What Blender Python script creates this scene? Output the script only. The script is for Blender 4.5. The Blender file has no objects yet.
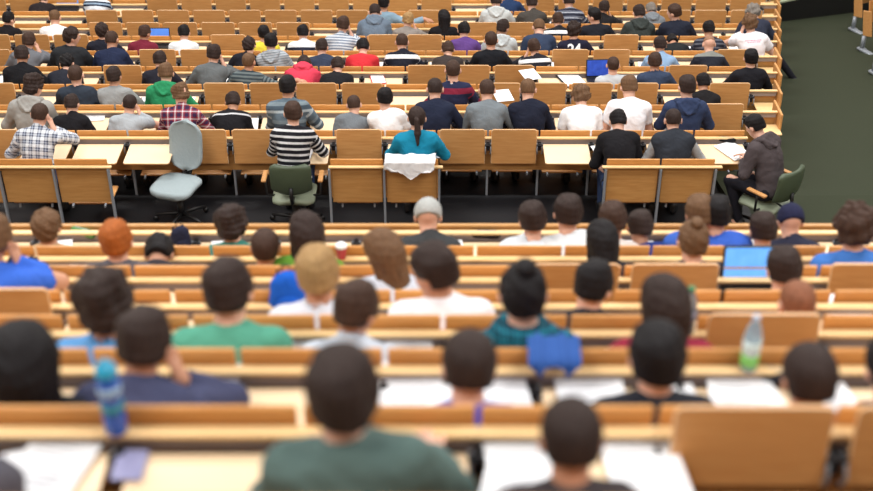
import bpy, bmesh, math, random
import numpy as np
from mathutils import Vector, Matrix, Euler

random.seed(7)
rng = np.random.default_rng(5)
SC = bpy.context.scene
COL = SC.collection
rad = math.radians

# ------------------------------------------------------------------ camera model (metres; camera stands on the upper gallery)
F, CX, CY, TH, CZ = 1259.0, 436.5, 245.5, rad(33), 9.0
ct, st = math.cos(TH), math.sin(TH)
def unproj(px, py, t):
    d = t*(py-CY)/F
    return t*(px-CX)/F, t*ct-d*st, CZ-(t*st+d*ct)
def proj(X, Y, Z):
    D = CZ-Z
    t = Y*ct+D*st
    return CX+F*X/t, CY+F*(-Y*st+D*ct)/t, t
def on_level(px, py, z):
    """the point of the horizontal level z seen at a pixel"""
    k = (py-CY)/F
    t = (CZ-z)/(st+k*ct)
    return unproj(px, py, t)

# ------------------------------------------------------------------ materials
MATS = {}
def new_mat(name):
    m = bpy.data.materials.new(name); m.use_nodes = True
    nt = m.node_tree
    return m, nt, nt.nodes['Principled BSDF']
def lin(c):
    return tuple(((v/255.0)/12.92 if v/255.0 <= .04045 else ((v/255.0+.055)/1.055)**2.4) for v in c)+(1.0,)
def N(nt, typ, **kw):
    n = nt.nodes.new(typ)
    for k, v in kw.items(): setattr(n, k, v)
    return n
def mixc(nt, fac, a, b):
    n = N(nt, 'ShaderNodeMix', data_type='RGBA')
    for i, v in ((0, fac), (6, a), (7, b)):
        if hasattr(v, 'links'): nt.links.new(v, n.inputs[i])
        else: n.inputs[i].default_value = v
    return n.outputs[2]
def plain(name, rgb, rough=.6, var=.12, scale=30, metal=0, bump=0, coat=0):
    if name in MATS: return MATS[name]
    m, nt, b = new_mat(name)
    c = lin(rgb)
    tc = N(nt, 'ShaderNodeTexCoord'); nz = N(nt, 'ShaderNodeTexNoise')
    nz.inputs['Scale'].default_value = scale; nz.inputs['Detail'].default_value = 4
    nt.links.new(tc.outputs['Object'], nz.inputs['Vector'])
    dk = tuple(v*(1-var) for v in c[:3])+(1,); lt = tuple(min(1, v*(1+var)) for v in c[:3])+(1,)
    nt.links.new(mixc(nt, nz.outputs['Fac'], dk, lt), b.inputs['Base Color'])
    b.inputs['Roughness'].default_value = rough; b.inputs['Metallic'].default_value = metal
    if coat: b.inputs['Coat Weight'].default_value = coat
    if bump:
        bp = N(nt, 'ShaderNodeBump'); bp.inputs['Strength'].default_value = bump; bp.inputs['Distance'].default_value = .01
        nt.links.new(nz.outputs['Fac'], bp.inputs['Height']); nt.links.new(bp.outputs['Normal'], b.inputs['Normal'])
    MATS[name] = m
    return m
def wood(name, rgb, rgb2, stretch=(1.6, 14, 14), rough=.42):
    if name in MATS: return MATS[name]
    m, nt, b = new_mat(name)
    tc = N(nt, 'ShaderNodeTexCoord'); mp = N(nt, 'ShaderNodeMapping'); oi = N(nt, 'ShaderNodeObjectInfo')
    mp.inputs['Scale'].default_value = stretch
    ad = N(nt, 'ShaderNodeVectorMath', operation='ADD')
    nt.links.new(tc.outputs['Object'], ad.inputs[0]); nt.links.new(oi.outputs['Random'], ad.inputs[1])
    nt.links.new(ad.outputs[0], mp.inputs['Vector'])
    nz = N(nt, 'ShaderNodeTexNoise'); nz.inputs['Scale'].default_value = 3.0; nz.inputs['Detail'].default_value = 6; nz.inputs['Distortion'].default_value = .6
    nt.links.new(mp.outputs[0], nz.inputs['Vector'])
    r = N(nt, 'ShaderNodeValToRGB'); r.color_ramp.elements[0].position = .3; r.color_ramp.elements[1].position = .72
    r.color_ramp.elements[0].color = lin(rgb2); r.color_ramp.elements[1].color = lin(rgb)
    nt.links.new(nz.outputs['Fac'], r.inputs['Fac'])
    hs = N(nt, 'ShaderNodeHueSaturation')
    mr = N(nt, 'ShaderNodeMapRange'); mr.inputs['To Min'].default_value = .93; mr.inputs['To Max'].default_value = 1.07
    nt.links.new(oi.outputs['Random'], mr.inputs['Value']); nt.links.new(mr.outputs[0], hs.inputs['Value'])
    nt.links.new(r.outputs[0], hs.inputs['Color']); nt.links.new(hs.outputs[0], b.inputs['Base Color'])
    b.inputs['Roughness'].default_value = rough
    MATS[name] = m
    return m
WOOD = wood('beech wood', (213, 158, 98), (199, 141, 82))
WOODS = wood('deep beech seat back', (214, 154, 88), (198, 136, 70))
WOODP = wood('pale beech rail', (238, 204, 150), (228, 190, 132))
WOODD = wood('beech back panel', (198, 148, 88), (182, 130, 72))
LAM = plain('cream laminate', (243, 215, 177), .35, .03, 6)
STEEL = plain('grey steel', (150, 156, 164), .42, .06, 20, .25)
DARKM = plain('dark casting', (34, 33, 36), .45, .15, 40, .3)
GAPM = plain('grey channel', (150, 138, 134), .6, .1, 20)
PAPER = plain('white paper', (244, 246, 250), .8, .015, 12)
LINES = plain('grey ink', (140, 146, 160), .8, .1, 30)

# cloth: plain, stripes (list of colours over one period), plaid
def cloth(spec):
    """spec: ('p', rgb) | ('s', period, [(pos, rgb), ...]) | ('k', rgb, rgb, rgb) check"""
    key = 'cloth'+repr(spec)
    if key in MATS: return MATS[key]
    m, nt, b = new_mat('fabric')
    at = N(nt, 'ShaderNodeAttribute', attribute_name='cloth_coord')
    sp = N(nt, 'ShaderNodeSeparateXYZ'); nt.links.new(at.outputs['Vector'], sp.inputs[0])
    nz = N(nt, 'ShaderNodeTexNoise'); nz.inputs['Scale'].default_value = 9; nz.inputs['Detail'].default_value = 5; nz.inputs['Distortion'].default_value = .8
    tc = N(nt, 'ShaderNodeTexCoord'); nt.links.new(tc.outputs['Object'], nz.inputs['Vector'])
    def frac(sock, per, ph=0.0):
        a = N(nt, 'ShaderNodeMath', operation='DIVIDE'); nt.links.new(sock, a.inputs[0]); a.inputs[1].default_value = per
        c = N(nt, 'ShaderNodeMath', operation='ADD'); nt.links.new(a.outputs[0], c.inputs[0]); c.inputs[1].default_value = ph
        f = N(nt, 'ShaderNodeMath', operation='FRACT'); nt.links.new(c.outputs[0], f.inputs[0])
        return f.outputs[0]
    def ramp(sock, stops):
        r = N(nt, 'ShaderNodeValToRGB'); cr = r.color_ramp; cr.interpolation = 'CONSTANT'
        cr.elements[0].position = stops[0][0]; cr.elements[0].color = lin(stops[0][1])
        cr.elements[1].position = stops[1][0]; cr.elements[1].color = lin(stops[1][1])
        for p, c in stops[2:]:
            e = cr.elements.new(p); e.color = lin(c)
        nt.links.new(sock, r.inputs[0]); return r.outputs[0]
    if spec[0] == 'p': col = lin(spec[1])
    elif spec[0] == 's': col = ramp(frac(sp.outputs['Z'], spec[1]), spec[2])
    else:
        per = spec[-1]
        a = ramp(frac(sp.outputs['Z'], per), [(0, spec[1]), (.45, spec[2]), (.62, spec[3]), (.8, spec[2])])
        c = ramp(frac(sp.outputs['X'], per, .25), [(0, spec[1]), (.45, spec[2]), (.62, spec[3]), (.8, spec[2])])
        col = mixc(nt, .5, a, c)
    hs = N(nt, 'ShaderNodeHueSaturation')
    mr = N(nt, 'ShaderNodeMapRange'); mr.inputs['To Min'].default_value = .86; mr.inputs['To Max'].default_value = 1.12
    nt.links.new(nz.outputs['Fac'], mr.inputs['Value']); nt.links.new(mr.outputs[0], hs.inputs['Value'])
    if hasattr(col, 'links'): nt.links.new(col, hs.inputs['Color'])
    else: hs.inputs['Color'].default_value = col
    nt.links.new(hs.outputs[0], b.inputs['Base Color'])
    bp = N(nt, 'ShaderNodeBump'); bp.inputs['Strength'].default_value = .55; bp.inputs['Distance'].default_value = .03
    nt.links.new(nz.outputs['Fac'], bp.inputs['Height']); nt.links.new(bp.outputs['Normal'], b.inputs['Normal'])
    b.inputs['Roughness'].default_value = .9
    b.inputs['Specular IOR Level'].default_value = .2
    MATS[key] = m
    return m
HAIRC = {'bk': (23, 19, 21), 'db': (50, 37, 33), 'br': (66, 47, 38), 'lb': (106, 78, 55), 'bl': (164, 130, 86), 'rd': (162, 88, 36),
         'gr': (128, 120, 112), 'rb': (134, 86, 62), 'sk': (150, 112, 88)}
def hair_mat(k):
    name = 'hair '+k
    if name in MATS: return MATS[name]
    m, nt, b = new_mat(name)
    tc = N(nt, 'ShaderNodeTexCoord'); mp = N(nt, 'ShaderNodeMapping'); mp.inputs['Scale'].default_value = (60, 60, 10)
    nz = N(nt, 'ShaderNodeTexNoise'); nz.inputs['Scale'].default_value = 1.6; nz.inputs['Detail'].default_value = 4; nz.inputs['Distortion'].default_value = 1.0
    nt.links.new(tc.outputs['Object'], mp.inputs[0]); nt.links.new(mp.outputs[0], nz.inputs['Vector'])
    c = lin(HAIRC[k])
    nt.links.new(mixc(nt, nz.outputs['Fac'], tuple(v*.35 for v in c[:3])+(1,), tuple(min(1, v*1.6) for v in c[:3])+(1,)), b.inputs['Base Color'])
    bp = N(nt, 'ShaderNodeBump'); bp.inputs['Strength'].default_value = .7; bp.inputs['Distance'].default_value = .008
    nt.links.new(nz.outputs['Fac'], bp.inputs['Height']); nt.links.new(bp.outputs['Normal'], b.inputs['Normal'])
    b.inputs['Roughness'].default_value = .62; b.inputs['Specular IOR Level'].default_value = .22
    MATS[name] = m
    return m
SKIN = {'f': plain('fair skin', (226, 176, 152), .55, .06, 25), 'm': plain('tan skin', (198, 146, 118), .55, .06, 25), 'd': plain('brown skin', (142, 98, 76), .55, .06, 25)}
LIP = plain('lips', (190, 112, 104), .5, .05, 20)
EYEW = plain('eye white', (232, 230, 226), .3, .02, 20)
EYED = plain('iris', (40, 30, 26), .3, .02, 20)
SHOE = plain('black shoe', (26, 26, 29), .55, .15, 20)
JEAN = cloth(('p', (52, 68, 102)))
DARKT = cloth(('p', (34, 34, 42)))
KNIT = plain('grey knit', (168, 170, 168), .95, .2, 60, 0, .6)

# ------------------------------------------------------------------ mesh helpers
def mesh_arrays(name, V, Q, mats, smooth=True, attr=None, midx=None):
    me = bpy.data.meshes.new(name)
    V = np.asarray(V, np.float32); n = len(V)
    Q = np.asarray(Q, np.int32); k = Q.shape[1]
    me.vertices.add(n); me.vertices.foreach_set('co', V.ravel())
    me.loops.add(Q.size); me.loops.foreach_set('vertex_index', Q.ravel())
    me.polygons.add(len(Q)); me.polygons.foreach_set('loop_start', np.arange(0, Q.size, k, dtype=np.int32))
    if smooth: me.polygons.foreach_set('use_smooth', np.ones(len(Q), bool))
    for m in mats: me.materials.append(m)
    if midx is not None: me.polygons.foreach_set('material_index', np.asarray(midx, np.int32))
    if attr is not None:
        a = me.attributes.new('cloth_coord', 'FLOAT_VECTOR', 'POINT'); a.data.foreach_set('vector', np.asarray(attr, np.float32).ravel())
    me.update(calc_edges=True); me.validate()
    return me
def bm_mesh(name, bm, mats, smooth=False):
    bmesh.ops.recalc_face_normals(bm, faces=bm.faces[:])
    me = bpy.data.meshes.new(name); bm.to_mesh(me); bm.free()
    for m in (mats if isinstance(mats, (list, tuple)) else [mats]): me.materials.append(m)
    if smooth: me.polygons.foreach_set('use_smooth', np.ones(len(me.polygons), bool))
    return me
def add_box(bm, c, s, bev=0, R=None, mi=0, seg=2):
    r = bmesh.ops.create_cube(bm, size=1)
    vs = r['verts']
    for v in vs: v.co = Vector((v.co.x*s[0], v.co.y*s[1], v.co.z*s[2]))
    if bev:
        es = list({e for v in vs for e in v.link_edges})
        o = bmesh.ops.bevel(bm, geom=es, offset=bev, segments=seg, affect='EDGES', profile=.5)
        vs = list({v for f in o['faces'] for v in f.verts} | {v for v in vs if v.is_valid})
        isl = set(vs); st_ = list(vs)
        while st_:
            v = st_.pop()
            for e in v.link_edges:
                w = e.other_vert(v)
                if w not in isl: isl.add(w); st_.append(w)
        vs = list(isl)
    M = Matrix.Translation(c) @ (R.to_4x4() if R is not None else Matrix.Identity(4))
    for v in vs: v.co = M @ v.co
    for f in {f for v in vs for f in v.link_faces}: f.material_index = mi
    return vs
def add_tube(bm, pts, r, seg=10, cap=True, mi=0):
    """tube along points; r a number or one per point"""
    pts = [Vector(p) for p in pts]; rs = r if isinstance(r, (list, tuple)) else [r]*len(pts)
    rings = []; up = None
    for i, p in enumerate(pts):
        d = (pts[min(i+1, len(pts)-1)]-pts[max(i-1, 0)]).normalized()
        if up is None or abs(d.dot(up)) > .98: up = Vector((0, 0, 1)) if abs(d.z) < .9 else Vector((1, 0, 0))
        a = d.cross(up).normalized(); b = d.cross(a)
        up = a.cross(d)
        rings.append([bm.verts.new(p+(a*math.cos(2*math.pi*k/seg)+b*math.sin(2*math.pi*k/seg))*rs[i]) for k in range(seg)])
    fs = []
    for A, B in zip(rings, rings[1:]):
        for k in range(seg): fs.append(bm.faces.new((A[k], A[(k+1) % seg], B[(k+1) % seg], B[k])))
    if cap: fs.append(bm.faces.new(rings[0][::-1])); fs.append(bm.faces.new(rings[-1]))
    for f in fs: f.material_index = mi
def add_lathe(bm, prof, c=(0, 0, 0), seg=20, mi=None):
    """prof: (radius, z[, material]) from bottom to top"""
    rings = [[bm.verts.new((c[0]+p[0]*math.cos(2*math.pi*k/seg), c[1]+p[0]*math.sin(2*math.pi*k/seg), c[2]+p[1])) for k in range(seg)] for p in prof]
    for i, (A, B) in enumerate(zip(rings, rings[1:])):
        for k in range(seg):
            f = bm.faces.new((A[k], A[(k+1) % seg], B[(k+1) % seg], B[k])); f.material_index = mi or 0
    bm.faces.new(rings[0][::-1]).material_index = mi or 0; bm.faces.new(rings[-1]).material_index = mi or 0
def link(name, me, parent=None, loc=(0, 0, 0), rot=(0, 0, 0), scale=1):
    o = bpy.data.objects.new(name, me); COL.objects.link(o)
    o.location = loc; o.rotation_euler = rot
    if scale != 1: o.scale = (scale,)*3
    if parent is not None: o.parent = parent
    return o
def tag(o, label, cat, group=None):
    o['label'] = label; o['category'] = cat
    if group: o['group'] = group
    return o
def empty(name, label, cat, loc, rz=0, group=None):
    o = bpy.data.objects.new(name, None); COL.objects.link(o); o.empty_display_size = .1
    o.location = loc; o.rotation_euler = (0, 0, rz)
    return tag(o, label, cat, group)
def structure(name, bm, m, smooth=False):
    o = link(name, bm_mesh(name, bm, m, smooth)); o['kind'] = 'structure'
    return o
def set_mat(o, i, m):
    o.material_slots[i].link = 'OBJECT'; o.material_slots[i].material = m

# ------------------------------------------------------------------ implicit surfaces for figures and cloth
def smin(a, b, k):
    h = np.maximum(k-np.abs(a-b), 0)/k
    return np.minimum(a, b)-h*h*k*.25
class Grid:
    def __init__(s, lo, hi, h):
        s.h = h; s.lo = np.asarray(lo, np.float32)
        s.n = np.ceil((np.asarray(hi)-s.lo)/h).astype(int)+1
        s.ax = [s.lo[i]+h*np.arange(s.n[i], dtype=np.float32) for i in range(3)]
    def field(s): return np.full(s.n, .3, np.float32)
    def win(s, lo, hi):
        a = np.clip(np.floor((lo-s.lo)/s.h).astype(int), 0, s.n); b = np.clip(np.ceil((hi-s.lo)/s.h).astype(int)+1, 0, s.n)
        sl = tuple(slice(a[i], b[i]) for i in range(3))
        return sl, s.ax[0][sl[0]][:, None, None], s.ax[1][sl[1]][None, :, None], s.ax[2][sl[2]][None, None, :]
    def cone(s, f, a, b, ra, rb, k=.03):
        a = np.asarray(a, float); b = np.asarray(b, float); m = max(ra, rb)+.08
        sl, X, Y, Z = s.win(np.minimum(a, b)-m, np.maximum(a, b)+m)
        d = b-a; L2 = max(1e-9, d.dot(d))
        px, py, pz = X-a[0], Y-a[1], Z-a[2]
        t = np.clip((px*d[0]+py*d[1]+pz*d[2])/L2, 0, 1)
        v = np.sqrt((px-t*d[0])**2+(py-t*d[1])**2+(pz-t*d[2])**2)-(ra+(rb-ra)*t)
        f[sl] = smin(f[sl], v, k)
    def ell(s, f, c, r, R=None, k=.03):
        c = np.asarray(c, float); r = np.asarray(r, float); m = r.max()+.08
        sl, X, Y, Z = s.win(c-m, c+m)
        px, py, pz = X-c[0], Y-c[1], Z-c[2]
        if R is not None:
            R = np.asarray(R)
            px, py, pz = [px*R[0, i]+py*R[1, i]+pz*R[2, i] for i in range(3)]
        k0 = np.sqrt((px/r[0])**2+(py/r[1])**2+(pz/r[2])**2); k1 = np.sqrt((px/r[0]**2)**2+(py/r[1]**2)**2+(pz/r[2]**2)**2)
        v = k0*(k0-1)/np.maximum(k1, 1e-6)
        f[sl] = smin(f[sl], v.astype(np.float32), k)
    def plane(s, p, n):
        return ((s.ax[0]-p[0])*n[0])[:, None, None]+((s.ax[1]-p[1])*n[1])[None, :, None]+((s.ax[2]-p[2])*n[2])[None, None, :]
    def noise(s, fr, seed, amp):
        r = np.random.default_rng(seed); o = 0
        for i in range(3):
            w = r.normal(size=(3, 3))*fr*(1+.6*i); ph = r.uniform(0, 6, 3); a = None
            for j in range(3):
                q = np.sin((s.ax[0]*w[j, 0])[:, None, None]+(s.ax[1]*w[j, 1])[None, :, None]+(s.ax[2]*w[j, 2])[None, None, :]+ph[j])
                a = q if a is None else a*q if j == 1 else a+.6*q
            o = o+a*amp/(1+i)
        return o
    def mesh(s, f):
        f = f.copy()
        f[0] = f[-1] = .1; f[:, 0] = f[:, -1] = .1; f[:, :, 0] = f[:, :, -1] = .1
        ins = f < 0
        cs = [(i, j, k) for i in (0, 1) for j in (0, 1) for k in (0, 1)]
        n = np.array(f.shape)-1
        cnt = sum(ins[c[0]:c[0]+n[0], c[1]:c[1]+n[1], c[2]:c[2]+n[2]].astype(np.int8) for c in cs)
        act = (cnt > 0) & (cnt < 8)
        idx = np.argwhere(act); ids = np.full(act.shape, -1, np.int32); ids[act] = np.arange(len(idx))
        val = np.stack([f[idx[:, 0]+c[0], idx[:, 1]+c[1], idx[:, 2]+c[2]] for c in cs], 1)
        P = np.zeros((len(idx), 3)); W = np.zeros(len(idx)); C = np.array(cs, float)
        for a in range(8):
            for b in range(a+1, 8):
                if np.abs(C[a]-C[b]).sum() != 1: continue
                va, vb = val[:, a], val[:, b]; m = (va < 0) != (vb < 0)
                t = np.where(m, va/np.where(m, va-vb, 1), 0)
                P += np.where(m[:, None], C[a]+t[:, None]*(C[b]-C[a]), 0); W += m
        V = s.lo+(idx+P/W[:, None])*s.h
        quads = []
        for ax in range(3):
            b, c = (ax+1) % 3, (ax+2) % 3
            sl0 = [slice(1, -1)]*3; sl1 = [slice(1, -1)]*3
            sl0[ax] = slice(0, -1); sl1[ax] = slice(1, None)
            A = ins[tuple(sl0)]; B = ins[tuple(sl1)]
            e = np.argwhere(A != B)
            if not len(e): continue
            flip = A[tuple(e.T)]
            e = e+1; e[:, ax] -= 1
            q = []
            for db, dc in ((0, 0), (1, 0), (1, 1), (0, 1)):
                g = e.copy(); g[:, b] -= 1-db; g[:, c] -= 1-dc
                q.append(ids[g[:, 0], g[:, 1], g[:, 2]])
            q = np.stack(q, 1)
            q[~flip] = q[~flip][:, ::-1]
            quads.append(q)
        Q = np.concatenate(quads)
        return V, Q[(Q >= 0).all(1)]

def RX(a): c, s = math.cos(a), math.sin(a); return np.array([[1, 0, 0], [0, c, -s], [0, s, c]])
def RY(a): c, s = math.cos(a), math.sin(a); return np.array([[c, 0, s], [0, 1, 0], [-s, 0, c]])
def RZ(a): c, s = math.cos(a), math.sin(a); return np.array([[c, -s, 0], [s, c, 0], [0, 0, 1]])
def unit(v): return v/max(1e-9, np.linalg.norm(v))

# ------------------------------------------------------------------ a seated figure, facing +Y, feet on z = 0, seat at z = .45
# spine lean, extra hunch, head pitch / yaw / roll, sideways lean, arms (L, R), legs
POSES = {
    'W':  (16, 16, 28, 0, 0, 0, 'w', 'd'),  'W2': (20, 18, 34, 8, 4, 3, 'f', 'w'), 'W3': (14, 20, 30, -10, -4, -3, 'd', 'w'),
    'U':  (4, 10, 8, 0, 0, 0, 'd', 'd'),    'U2': (8, 12, 14, 10, 3, 2, 'w', 'd'), 'U3': (8, 12, 14, -12, -3, -2, 'f', 'd'),
    'D':  (30, 22, 46, 0, 0, 0, 'f', 'f'),  'D2': (34, 24, 52, 12, 6, 4, 'w', 'd'),
    'B':  (-1, 8, 6, 0, 0, 0, 'l', 'l'),    'B2': (0, 12, 22, 0, 3, 2, 'l', 'd'),
    'TR': (8, 12, 12, -62, 0, 3, 'd', 'd'), 'TL': (8, 12, 10, 62, 0, -3, 'd', 'd'), 'TR2': (14, 14, 20, -38, 0, 2, 'd', 'w'),
    'TL2': (14, 14, 18, 38, 0, -2, 'w', 'd'),
    'CR': (16, 16, 22, -8, 6, 4, 'd', 'h'), 'CL': (16, 16, 22, 8, -6, -4, 'h', 'd'), 'CB': (18, 20, 30, 0, 0, 0, 'h', 'h'),
    'OR': (10, 14, 10, -20, 0, 4, 'd', 'o'),
    'LR': (24, 18, 40, -12, 16, 16, 'd', 'w'),
    'SR': (10, 14, 16, 0, -4, 9, 'f', 'f'), 'SL': (10, 14, 16, 0, 4, -9, 'f', 'f'), 'SRD': (18, 18, 30, 0, -4, 10, 'f', 'w'), 'SLD': (18, 18, 30, 0, 4, -10, 'w', 'f'),
    'BS': (-3, 14, 20, 0, 0, 0, 'l', 'l'),
    'UL': (2, 6, 4, 0, 3, -6, 'd', 'd'),
    'HU': (40, 40, 78, 0, 0, 0, 'f', 'f'),
}
def spine(key):
    lean, hun, hp, hy, hr, side, aL, aR = POSES[key]
    a1, a2, hp, hy, hr, sd = rad(lean), rad(lean+hun), rad(hp), rad(hy), rad(hr), rad(side)
    S = RY(sd)
    R0, R1, R2 = S@RX(-a1*.6), S@RX(-a1), S@RX(-a2)
    P0 = np.array([0, 0, .545]); P1 = P0+R0@[0, 0, .18]; P2 = P1+R1@[0, 0, .185]; P3 = P2+R2@[0, 0, .165]
    RN = S@RX(-(a2*.55+hp*.35)); RH = RZ(hy)@RY(hr)@RX(-hp)
    NK = P3+RN@[0, 0, .100]; HD = NK+RH@[0, .022, .078]
    return dict(P=(P0, P1, P2, P3), R=(R0, R1, R2), RN=RN, NK=NK, HD=HD, RH=RH, aL=aL, aR=aR)
def arm(S, sgn, mode, sp, DESK):
    """elbow, wrist, hand direction, palm normal"""
    rc = .10 if DESK > .74 else 0
    if rc and mode in 'df': mode = 'l'
    if mode == 'd': W = np.array([sgn*.17, .385-rc, DESK+.080]); hd = unit(np.array([-sgn*.45, 1, -.10])); pn = np.array([0, 0, -1.])
    elif mode == 'w': W = np.array([sgn*.07, .375-rc, DESK+.080]); hd = unit(np.array([-sgn*.5, 1, -.12])); pn = unit(np.array([-sgn*.5, 0, -1.]))
    elif mode == 'f': W = np.array([sgn*.05, .345-rc*.8, DESK+.080]); hd = unit(np.array([-sgn*1., .35, 0])); pn = np.array([0, 0, -1.])
    elif mode == 'l': W = np.array([sgn*.10, .25, .655]); hd = unit(np.array([-sgn*.5, 1, -.15])); pn = np.array([0, 0, -1.])
    elif mode == 'o': W = np.array([sgn*.70, .06, 1.0]); hd = unit(np.array([sgn*1., .1, -.25])); pn = unit(np.array([0, .1, -1.]))
    elif mode == 'h':
        ear = sp['HD']+sp['RH']@[sgn*.10, .035, -.05]
        W = ear+sp['RH']@[sgn*.03, .03, -.085]; hd = unit(ear-W+np.array([-sgn*.01, 0, .03])); pn = unit(sp['RH']@np.array([-sgn*1., -.1, .1]))
    L1, L2 = .285, .255
    v = W-S; d = np.linalg.norm(v)
    if d > .985*(L1+L2): W = S+v/d*.985*(L1+L2); v = W-S; d = np.linalg.norm(v)
    u = v/d; x = (L1*L1-L2*L2+d*d)/(2*d); hh = math.sqrt(max(0, L1*L1-x*x))
    hint = np.array([sgn*.42, -.3, -.26]) if mode != 'h' else np.array([sgn*.8, .4, -.9])
    if mode == 'l': hint = np.array([sgn*.12, -.4, -.8])
    if mode == 'o': hint = np.array([0, -.5, -1.])
    n = unit(hint-u*hint.dot(u))
    return S+u*x+n*hh, W, hd, pn
FIG = {}
def hand_geo(W, hd, pn, sgn):
    """five bent fingers as tapered tubes rooted in the palm"""
    lat = unit(np.cross(pn, hd))*1.0
    V, Q = [], []
    def tube(pts, rs, seg=6):
        base = len(V); n = len(pts)
        for i, p in enumerate(pts):
            d = unit(pts[min(i+1, n-1)]-pts[max(i-1, 0)])
            a = unit(np.cross(d, pn) if abs(d.dot(pn)) < .95 else np.cross(d, hd)); b = np.cross(d, a)
            for k in range(seg):
                an = 2*math.pi*k/seg; V.append(p+rs[i]*(a*math.cos(an)+b*math.sin(an)))
        for i in range(n-1):
            for k in range(seg):
                k2 = (k+1) % seg
                Q.append((base+i*seg+k, base+i*seg+k2, base+(i+1)*seg+k2, base+(i+1)*seg+k))
        e = base+(n-1)*seg
        Q.append((e, e+1, e+2, e+3)); Q.append((e, e+3, e+4, e+5))
    for off, L, cu in ((-.030, .060, .42), (-.010, .074, .34), (.011, .078, .30), (.031, .070, .34)):
        off = off*sgn
        p = W+hd*.060+lat*off; pts = [p, W+hd*.088+lat*off*1.05]; dcur = hd; q = pts[-1]
        for j, f in enumerate((.45, .32, .23)):
            dcur = unit(dcur+pn*cu*(.7+.3*j)); q = q+dcur*L*f; pts.append(q)
        tube(pts, [.0095, .0092, .0085, .0078, .0058])
    th = unit(hd*.75+lat*sgn*.8+pn*.25)
    b = W+hd*.022+lat*sgn*.024
    tube([b, b+th*.03, b+th*.055+hd*.006, b+th*.066+hd*.028], [.0125, .011, .0098, .0068])
    return np.array(V), np.array(Q)
def figure(key, kind, leg, big, h, DESK=.705):
    """body, top and trouser meshes for one pose; kind = cut of the top"""
    ck = (key, kind, leg, big, h, DESK)
    if ck in FIG: return FIG[ck]
    sp = spine(key)
    P0, P1, P2, P3 = sp['P']; R0, R1, R2 = sp['R']; HD, RH, NK, RN = sp['HD'], sp['RH'], sp['NK'], sp['RN']
    shL = P3+R2@[-.160, -.005, -.048]; shR = P3+R2@[.160, -.005, -.048]
    eL, wL, hL, nL = arm(shL, -1, sp['aL'], sp, DESK); eR, wR, hR, nR = arm(shR, 1, sp['aR'], sp, DESK)
    kn = [np.array([-.12, .42, .515]), np.array([.12, .42, .515])]; an = [np.array([-.12, .35, .085]), np.array([.12, .35, .085])]
    if DESK > .74: kn = [k-[0, .07, 0] for k in kn]; an = [k-[0, .06, 0] for k in an]
    if leg == 'out': kn[1] = np.array([.36, .28, .51]); an[1] = np.array([.70, .20, .085])
    if leg == 'side': kn = [np.array([-.13, .42, .515]), np.array([.10, .42, .515])]; an = [np.array([-.15, .22, .085]), np.array([.10, .45, .085])]
    pts = np.array([P0, P3, HD, eL, wL, eR, wR, *kn, *an])
    g = Grid(pts.min(0)-[.24, .24, .12], pts.max(0)+[.24, .24, .20], h)
    T = g.field()
    g.ell(T, P0+R0@[0, .0, .0], (.172+.006*big, .125, .105), R0, .05)
    g.ell(T, P1, (.150+.02*big, .112+.012*big, .16), R1, .06)
    g.ell(T, P2+R2@[0, .005, .02], (.160+.012*big, .116+.01*big, .17), R2, .06)
    g.cone(T, P3+R2@[-.118, -.012, -.05], P3+R2@[.118, -.012, -.05], .064, .064, .05)
    for s in (-1, 1): g.cone(T, P3+R2@[s*.02, -.005, -.006], P3+R2@[s*.132, -.008, -.030], .050, .045, .05)
    A = []
    for S, E, W in ((shL, eL, wL), (shR, eR, wR)):
        a = g.field(); g.cone(a, S, E, .056+.004*big, .043, .02); g.cone(a, E, W, .043, .027, .02); A.append(a)
    L = g.field()
    for s, K, a_ in ((-1, kn[0], an[0]), (1, kn[1], an[1])):
        hip = P0+np.array([s*.088, .0, -.012])
        g.cone(L, hip, K, .084+.004*big, .058, .03); g.cone(L, K, a_+[0, 0, .03], .056, .036, .03); g.cone(L, a_, a_+[0, .10, -.045], .036, .026, .03)
    Hh = g.field()
    g.cone(Hh, P3+RN@[0, .0, -.01], NK+RN@[0, .012, .01], .058, .052, .04)
    g.ell(Hh, HD+RH@[0, -.012, .028], (.079, .098, .091), RH, .03)
    g.ell(Hh, HD+RH@[0, .028, -.045], (.059, .064, .072), RH, .04)
    g.cone(Hh, HD+RH@[0, .088, .010], HD+RH@[0, .106, -.022], .009, .014, .015)
    for s in (-1, 1):
        g.ell(Hh, HD+RH@[s*.086, -.004, -.012], (.013, .026, .036), RH, .006)
        g.ell(Hh, HD+RH@[s*.03, .078, .032], (.026, .014, .010), RH, .012)
    g.ell(Hh, HD+RH@[0, .084, -.058], (.024, .010, .011), RH, .008)
    hand = g.field()
    for W, hd, pn in ((wL, hL, nL), (wR, hR, nR)):
        lat = unit(np.cross(pn, hd)); pnn = np.cross(hd, lat)
        g.ell(hand, W+hd*.045, (.041, .054, .017), np.stack([lat, hd, pnn], 1), .02)
        g.cone(hand, W-hd*.01, W+hd*.02, .026, .024, .02)
    B = smin(smin(smin(T, A[0], .04), A[1], .04), smin(L, T, .03), .02); B = smin(smin(B, Hh, .04), hand, .025)
    # the top: follows torso and arms, a little looser
    TT = T-.012
    if kind in ('hoodie', 'jacket', 'sweater'): TT = TT-.006
    if kind == 'vest': TT = TT-.020
    gA = []
    for a, S, E, W in ((A[0], shL, eL, wL), (A[1], shR, eR, wR)):
        if kind in ('tee', 'polo'): q = S+(E-S)*.66; c = g.plane(q, unit(E-S)); gA.append(np.maximum(a-.020, c))
        elif kind == 'vest': q = S+(E-S)*.10; c = g.plane(q, unit(E-S)); gA.append(np.maximum(a-.012, c))
        else: q = E+(W-E)*.93; c = g.plane(q, unit(W-E)); gA.append(np.maximum(a-(.019 if kind in ('hoodie', 'jacket') else .013), c))
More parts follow.
